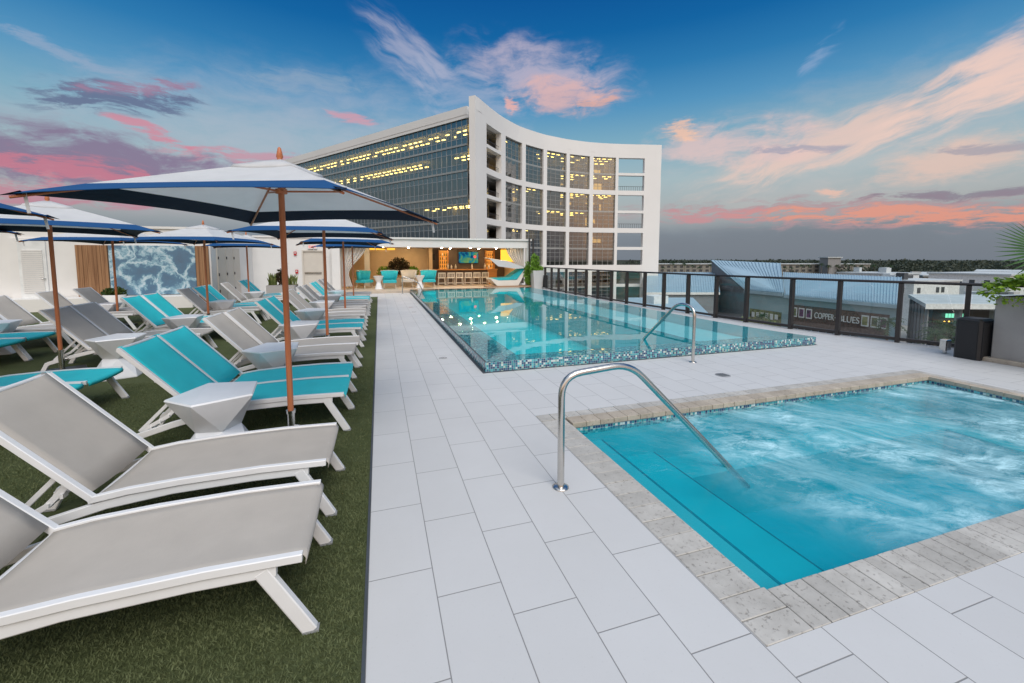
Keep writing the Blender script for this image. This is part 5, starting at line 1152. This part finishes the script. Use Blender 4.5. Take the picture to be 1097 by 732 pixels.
m = MB(); m.slab([(FX, 61.5, -4.35), (76.1, 80.7, -4.35), (76.1, 80.7, 1.1)], (.3, -.1, 0)); m.slab([(FX, 53.55, -4.35), (86.3, 71.3, -4.35), (86.3, 71.3, .45)], (-.1, .3, 0)); m.build('gable_wall', M_['grey_wall'], mu_, mb_o)
m = MB(); m.prism([(FX - .15, 61.5), (FX - .02, 61.4), (76.1, 80.6), (75.9, 80.8)], GZ, -4.36); m.build('side_wall', M_['grey_wall'], mu_, mb_o)
m = MB(); m.box(FX - .75, FX - .5, 36.8, 53.3, -4.95, -4.45); m.build('gutter', M_['metal_roof'], mu_, mb_o); m = MB(); m.box(FX - .65, FX - .4, 53.6, 61.5, -4.75, -4.2); m.build('gutter', M_['metal_roof'], mu_, mb_o)
def fbox(t0, t1, z0, z1, o1, o2, nm, mt, par=None):
    m = MB(); m.box(FX + o1, FX + o2, 61.5 - t1, 61.5 - t0, z0, z1); return m.build(nm, M_[mt], par or mu_, mb_o if par is None else mb_o)
fbox(9.1, 23.4, -9.3, -6.0, -.15, -.002, 'sign_band', 'brick')
for t_, mt in ((9.4, 'poster_b'), (10.65, 'poster_a'), (11.9, 'poster_a'), (20.1, 'poster_b'), (21.3, 'poster_b'), (22.4, 'poster_a')):
    f_ = fbox(t_, t_ + .95, -8.0, -6.4, -.25, -.16, 'poster_frame', 'white_paint'); fbox(t_ + .14, t_ + .81, -7.8, -6.6, -.29, -.252, 'poster', mt, f_)
for txt, t0, wd_ in (('COPPER', 13.25, 3.0), ('BLUES', 16.95, 2.8)):
    o = text_part('sign_lettering', txt, 1.35, .05, M_['white_paint'], (FX - .22 - mb_o[0], 61.5 - t0 - mb_o[1], -7.75 - mb_o[2]), (pi / 2, 0, -pi / 2), mu_)
    xs_ = [v.co.x for v in o.data.vertices]; o.scale.x = wd_ / (max(xs_) - min(xs_))
m = MB(); m.slab([(FX - .22, 61.5 - 16.6 + .26 * cos(k * pi / 4) * (1 if k % 2 == 0 else .42), -7.3 + .26 * sin(k * pi / 4) * (1 if k % 2 == 0 else .42)) for k in range(8)], (.05, 0, 0)); m.build('sign_star', M_['white_paint'], mu_, mb_o)
for k in range(12): fbox(9.4 + k * 1.17, 10.35 + k * 1.17, -12.9, -9.6, -.12, -.002, 'shop_window', 'shop_dark')
fbox(1.0, 7.4, -10.6, -7.6, -.12, -.002, 'wall_mural', 'poster_b')
for k in range(6): fbox(1.5 + k * .95, 2.1 + k * .95, -9.0 + random.uniform(-.2, .2), -8.1 + random.uniform(-.2, .2), -.18, -.122, 'mural_patch', 'white_paint')
# blue-roofed block left of it
o1 = (60, 72, GZ); bb = thing('blue_block', o1, 'low building with pale blue metal roof right of the tower', 'building')
m = MB(); m.prism([(46.4, 65.2), (58.8, 61.3), (77.0, 80.6), (60.9, 85.4)], GZ, -4.4); m.build('wall', M_['grey_wall'], bb, o1)
m = MB(); seam_roof(m, (46.2, 65, -4.4), (59.4, 60.8, -4.4), (77.4, 80.3, -1.5), (60.7, 85.6, -1.5), 30, .12); m.build('roof', M_['metal_roof'], bb, o1); m = MB(); m.slab([(46.2, 64.9, -4.85), (59.4, 60.7, -4.85), (59.5, 60.95, -4.85), (46.3, 65.15, -4.85)], (0, 0, .42)); m.build('gutter', M_['white_paint'], bb, o1)
# near flat roof
o1 = (29, 38, GZ); gb = thing('flat_roofed_block', o1, 'pale flat roof seen from above just beyond the fence', 'building')
m = MB(); m.prism([(17.6, 31.2), (27.5, 29.0), (40.4, 46.2), (32.0, 48.8)], GZ, -3.9); m.build('wall', M_['grey_wall'], gb, o1)
m = MB(); m.prism([(17.4, 30.8), (27.6, 28.7), (40.8, 46.4), (32.2, 49.1)], -3.89, -3.6); m.build('roof', M_['metal_roof'], gb, o1)
m = MB(); m.box(30.5, 32.5, 41, 43, -3.598, -2.7); m.build('roof_unit', M_['white_paint'], gb, o1)
# restaurant with flat white canopy
o1 = (64, 33, GZ); rs = thing('corner_restaurant', o1, 'restaurant pavilion with flat white canopy and green lit lettering', 'restaurant')
fa, fb = Vector((60.5, 31.1, 0)), Vector((70.5, 27.6, 0)); fd = (fb - fa).normalized(); bk_ = Vector((73.0, 39.7, 0)) - fa
def rp(t_, k, z): p_ = fa + fd * t_ + bk_ * k; return (p_.x, p_.y, z)
m = MB(); m.slab([rp(0, 0, -4.05), rp(16, 0, -4.05), rp(16, 1, -3.9), rp(0, 1, -3.9)], (0, 0, .45)); m.build('canopy_roof', M_['roof_white'], rs, o1)
m = MB(); m.slab([rp(-.1, -.01, -4.15), rp(16, -.01, -4.15), rp(16, .02, -4.15), rp(-.1, .02, -4.15)], (0, 0, .62)); m.build('fascia', M_['white_paint'], rs, o1)
m = MB(); m.slab([rp(1.4, .22, GZ), rp(15, .22, GZ), rp(15, .95, GZ), rp(1.0, .95, GZ)], (0, 0, 8.8)); m.build('wall', M_['shop_dark'], rs, o1)
for k in range(6): m = MB(); x, y, z = rp(.25 + .0 * k, .05 + k * .17, GZ); m.box(x - .13, x + .13, y - .13, y + .13, GZ, -4.06); m.build('column', M_['grey_wall'], rs, o1)
for k in range(3): m = MB(); x, y, z = rp(4 + 4 * k, .08, GZ); m.box(x - .25, x + .25, y - .25, y + .25, GZ, -4.06); m.build('column', M_['grey_wall'], rs, o1)
m = MB()
for k in range(7): m.slab([rp(2.9 + k * .36, .205, -5.5), rp(3.15 + k * .36, .205, -5.5), rp(3.15 + k * .36, .205, -5.0), rp(2.9 + k * .36, .205, -5.0)], (-.03, -.06, 0))
m.build('lettering', M_['green_glow'], rs, o1)
for k in range(9): m = MB(); x, y, z = rp(2.8 + k * .55, .19, -5.95); m.lathe([(.001, z - .1), (.1, z), (.001, z + .1)], x, y, 8); m.build('string_lamp', M_['orange_glow'], rs, o1)
# pale blocks behind
specs = [((119, 66), 16, 13, -3.4, 'white flat roofed block with rooftop machines behind the restaurant', 1), ((150, 64), 22, 15, -2.2, 'pale far block at right with small dark windows', 0), ((97, 42), 11, 9, -5.6, 'low white block beside the restaurant', 1), ((140, 84), 15, 12, -2.6, 'white block farther back with small roof huts', 1)]
for (x, y), wx, wy, top, lb, eq in specs:
    o1 = (x, y, GZ); q = thing('white_block', o1, lb, 'building'); m = MB(); m.box(-wx / 2, wx / 2, -wy / 2, wy / 2, 0, top - GZ); m.build('wall', M_['white_paint'], q)
    m = MB(); m.box(-wx / 2 - .3, wx / 2 + .3, -wy / 2 - .3, wy / 2 + .3, top - GZ, top - GZ + .4); m.build('parapet', M_['roof_white'], q)
    for k in range(6):
        if random.random() < .35: continue
        m = MB(); xx = -wx / 2 - .05; yy = -wy / 2 + 1 + (k + random.uniform(0, .4)) * (wy - 2) / 6; m.box(xx, xx + .04, yy, yy + 1.0, top - GZ - 2.4, top - GZ - 1.2); m.build('window', M_['far_window'], q)
    for k in range(7):
        if random.random() < .35: continue
        m = MB(); xx = -wx / 2 + 1 + (k + random.uniform(0, .4)) * (wx - 2) / 7; m.box(xx, xx + 1.1, -wy / 2 - .05, -wy / 2 - .01, top - GZ - 2.4, top - GZ - 1.2); m.build('window', M_['far_window'], q)
    if eq:
        for k in range(5): m = MB(); xx, yy = random.uniform(-wx / 2 + 1, wx / 2 - 3), random.uniform(-wy / 2 + 1, wy / 2 - 2); m.box(xx, xx + random.uniform(1, 3), yy, yy + 1.6, top - GZ + .4, top - GZ + .4 + random.uniform(.5, 1.5)); m.build('roof_unit', M_[random.choice(['slab', 'roof_white', 'far_window'])], q)
# long distant block
A_, B_ = Vector((224, 298, 0)), Vector((395, 243, 0)); fd2 = (B_ - A_).normalized(); fn2 = Vector((-fd2.y, fd2.x, 0))
o1 = (300, 273, GZ); q = thing('distant_block', o1, 'long low beige three storey block near the horizon', 'building'); Lb = (B_ - A_).length
m = MB(); P2 = [A_, B_, B_ + fn2 * 20, A_ + fn2 * 20]; m.prism([(p_.x, p_.y) for p_ in P2], GZ, -2.6); m.build('wall', M_['far_beige'], q, o1)
m = MB(); P2 = [A_ - fn2 * .8, B_ - fn2 * .8, B_ + fn2 * 21, A_ + fn2 * 21]; m.prism([(p_.x, p_.y) for p_ in P2], -2.6, -1.9); m.build('roof', M_['roof_white'], q, o1)
for fl in range(3):
    for k in range(32):
        t_ = 3 + k * (Lb - 6) / 32; p0 = A_ + fd2 * t_ - fn2 * .15; p1 = p0 + fd2 * 2.6; m = MB(); z = GZ + 1.2 + fl * 3.2; m.quad((p0.x, p0.y, z), (p1.x, p1.y, z), (p1.x, p1.y, z + 1.8), (p0.x, p0.y, z + 1.8)); m.build('window', M_['far_window'], q, o1)
o1 = (353, 244, GZ); q = thing('stair_tower', o1, 'pale square tower above the distant beige block', 'tower'); m = MB(); m.prism([(347, 244), (357, 241), (360, 250), (350, 253)], GZ, 2.8); m.build('wall', M_['far_grey'], q, o1); m = MB(); m.prism([(346, 243.5), (357.5, 240), (361, 250.5), (349.5, 254)], 2.8, 3.6); m.build('roof', M_['roof_white'], q, o1)

# ============================================================ palms and far trees
def make_palm(h=9.0, nf=16, leaves='palm'):
    r = thing('palm_tree', (0, 0, 0), 'x', 'palm tree'); m = MB(); m.tube([(0, 0, 0), (.15, .05, h * .5), (.1, 0, h)], [.22, .17, .14], 7); m.build('trunk', M_['trunk'], r); m = MB()
    for k in range(nf):
        a = 2 * pi * k / nf + random.uniform(-.2, .2); e = random.uniform(-.2, 1.1); ln_ = random.uniform(2.0, 2.9); P = []
        for j in range(6):
            t_ = j / 5; P.append(Vector((cos(a) * ln_ * t_ * cos(e * (1 - t_ * .4)), sin(a) * ln_ * t_ * cos(e * (1 - t_ * .4)), h + ln_ * (sin(e) * t_ - .75 * t_ * t_)))) 
        side = Vector((-sin(a), cos(a), 0))
        for j in range(5):
            for s in (-1, 1):
                for u in (0, .5):
                    c0 = P[j].lerp(P[j + 1], u); c1 = P[j].lerp(P[j + 1], u + .35); l2 = .75 * (1 - abs(j - 2) / 5)
                    m.add([c0, c1, c1 + side * s * l2 + Vector((cos(a), sin(a), -.9)) * .25 * 1], [(0, 1, 2)])
    m.build('crown', M_[leaves], r); return r
P0 = make_palm(); n_p = 0
def palm(x, y, s, lb, grp=None, z=GZ):
    global n_p
    o = P0 if n_p == 0 else copy_tree(P0); n_p += 1; o.location = (x, y, z); o.scale = (s, s, s * random.uniform(.9, 1.1)); o.rotation_euler = (0, 0, random.uniform(0, 6)); o['label'] = lb
    if grp: o['group'] = grp
palm(59.0, 34.0, .80, 'palm in front of the music bar sign, right end'); palm(60.5, 52.5, .55, 'small palm left of the sign band'); palm(57.6, 27.8, .92, 'tall palm beside the green lit restaurant'); palm(53.5, 26.6, .72, 'bushy palm nearer than the restaurant canopy'); palm(58.5, 26.2, .80, 'palm at the right of the restaurant front')
NUMW = 'one two three four five six seven eight nine ten eleven twelve thirteen fourteen fifteen sixteen seventeen eighteen nineteen twenty twenty-one twenty-two twenty-three twenty-four twenty-five twenty-six'.split()
for k in range(26):
    t_ = (k + random.uniform(.1, .8)) / 26; x = 215 + (400 - 215) * t_; y = 282 + (228 - 282) * t_; palm(x, y, random.uniform(.85, 1.25), 'dark far palm before the distant beige block, number %s counted from the tower side' % NUMW[k], 'palms before the distant block')
def tree_mass(name, cs, label, mat='tree', leaf=1.5, dens=60):
    m = MB()
    for (x, y, r, h) in cs:
        for _ in range(int(dens)):
            a = random.uniform(0, 6.28); rr = r * math.sqrt(random.random()); z = h * (.12 + .88 * random.random() ** .7 * (1 - .5 * (rr / r) ** 2))
            p = Vector((x + cos(a) * rr, y + sin(a) * rr, GZ + z)); s = leaf * random.uniform(.5, 1.2); d = Vector((random.gauss(0, 1), random.gauss(0, 1), random.gauss(0, 1))).normalized(); u = d.orthogonal().normalized(); w_ = d.cross(u)
            m.add([p - u * s, p + w_ * s * .8, p + u * s, p - w_ * s * .8], [(0, 1, 2, 3)])
    o = m.build(name, M_[mat]); stuff(o); o['label'] = label; return o
def pd(deg, d): return d * sin(R(deg)), d * cos(R(deg))
cs = []
for _ in range(230):
    x, y = pd(random.uniform(33, 76), random.uniform(420, 680)); cs.append((x, y, random.uniform(4, 9), random.uniform(6.5, 12.5)))
tree_mass('woodland', cs, 'dark tree belt stretching along the horizon', leaf=1.05, dens=90)
cs = []
for _ in range(130):
    x, y = pd(random.uniform(33, 76), random.uniform(800, 1500)); cs.append((x, y, random.uniform(14, 30), random.uniform(12, 16)))
tree_mass('far_woodland', cs, 'farthest dark wooded strip on the horizon', leaf=2.4, dens=80)
cs = []
for _ in range(42):
    x, y = pd(random.uniform(62, 76), random.uniform(190, 380)); cs.append((x, y, random.uniform(3, 6), random.uniform(5, 9.5)))
tree_mass('town_trees', cs, 'dark trees among the far roofs at right', leaf=1.2, dens=60)
cs = []
for _ in range(26):
    x, y = pd(random.uniform(61, 66.5), random.uniform(64, 74)); cs.append((x, y, random.uniform(.8, 1.6), random.uniform(1.8, 4.2)))
tree_mass('shrubbery', cs, 'dense green shrubbery in front of the restaurant', 'bush', .28, 140)
cs = [(64.6 + random.gauss(0, .4), 60.0 + random.gauss(0, .5), 1.0, 4.6) for _ in range(3)] + [(64.6 + random.gauss(0, .4), 54.5 + random.gauss(0, .5), 1.0, 4.4) for _ in range(3)]; tree_mass('hedge', cs, 'yellow green shrubs at the foot of the wall mural', 'snake', .3, 90)
far = [(66, 300, 40, 14, 7), (70, 340, 50, 14, 8), (63.5, 260, 30, 12, 6), (73, 280, 36, 12, 8), (68, 230, 26, 12, 6.5)]
for k, (dg, d, wx, wy, h) in enumerate(far):
    x, y = pd(dg, d); q = thing('far_shed', (x, y, GZ), ['long pale warehouse among far trees', 'widest pale warehouse under the horizon at right', 'small pale warehouse left of the far ones', 'rightmost pale warehouse behind the vine', 'nearest low pale warehouse beyond the white blocks'][k], 'building', R(-dg))
    m = MB(); m.box(-wx / 2, wx / 2, -wy / 2, wy / 2, 0, h); m.build('wall', M_['far_beige'], q); m = MB(); m.slab([(-wx / 2, -wy / 2, h), (wx / 2, -wy / 2, h), (wx / 2, wy / 2, h + .8), (-wx / 2, wy / 2, h + .8)], (0, 0, .3)); m.build('roof', M_['roof_white'], q)

# low town buildings between the restaurant and the wood
TONE = ['white', 'cream', 'grey', 'beige', 'pale', 'white', 'tan', 'light grey', 'cream', 'white', 'grey', 'beige']
TM = ['white_paint', 'cream', 'far_grey', 'far_beige', 'planter_w', 'white_paint', 'far_beige', 'planter_w', 'cream', 'white_paint', 'far_grey', 'far_beige']
for k in range(12):
    dg = 60.5 + k * 1.25; d = 190 + (k * 67) % 170; x, y = pd(dg, d); wx = 12 + (k * 5) % 11; wy = 10; h = 5.2 + (k * 3) % 5 * .8
    q = thing('town_building', (x, y, GZ), 'small %s town building, number %s from the left among the far roofs' % (TONE[k], NUMW[k]), 'building', R(-dg + 12))
    m = MB(); m.box(-wx / 2, wx / 2, -wy / 2, wy / 2, 0, h); m.build('wall', M_[TM[k]], q)
    m = MB(); m.box(-wx / 2 - .3, wx / 2 + .3, -wy / 2 - .3, wy / 2 + .3, h, h + .5); m.build('parapet', M_['roof_white'], q)
    for j in range(int(wx / 3)):
        m = MB(); m.box(-wx / 2 + 1 + j * 3, -wx / 2 + 2.4 + j * 3, -wy / 2 - .06, -wy / 2 - .01, h - 2.6, h - 1.1); m.build('window', M_['far_window'], q)
    m = MB(); m.box(-2 + k % 4, 1 + k % 4, -1.5, 1.5, h + .5, h + 1.6); m.build('roof_unit', M_['slab'], q)
for k in range(9):
    x, y = pd(61.5 + k * 1.6, 150 + (k * 53) % 120); palm(x, y, .75 + .1 * (k % 3), 'dark palm among the far town roofs, number %s from the left' % NUMW[k], 'palms among the town roofs')
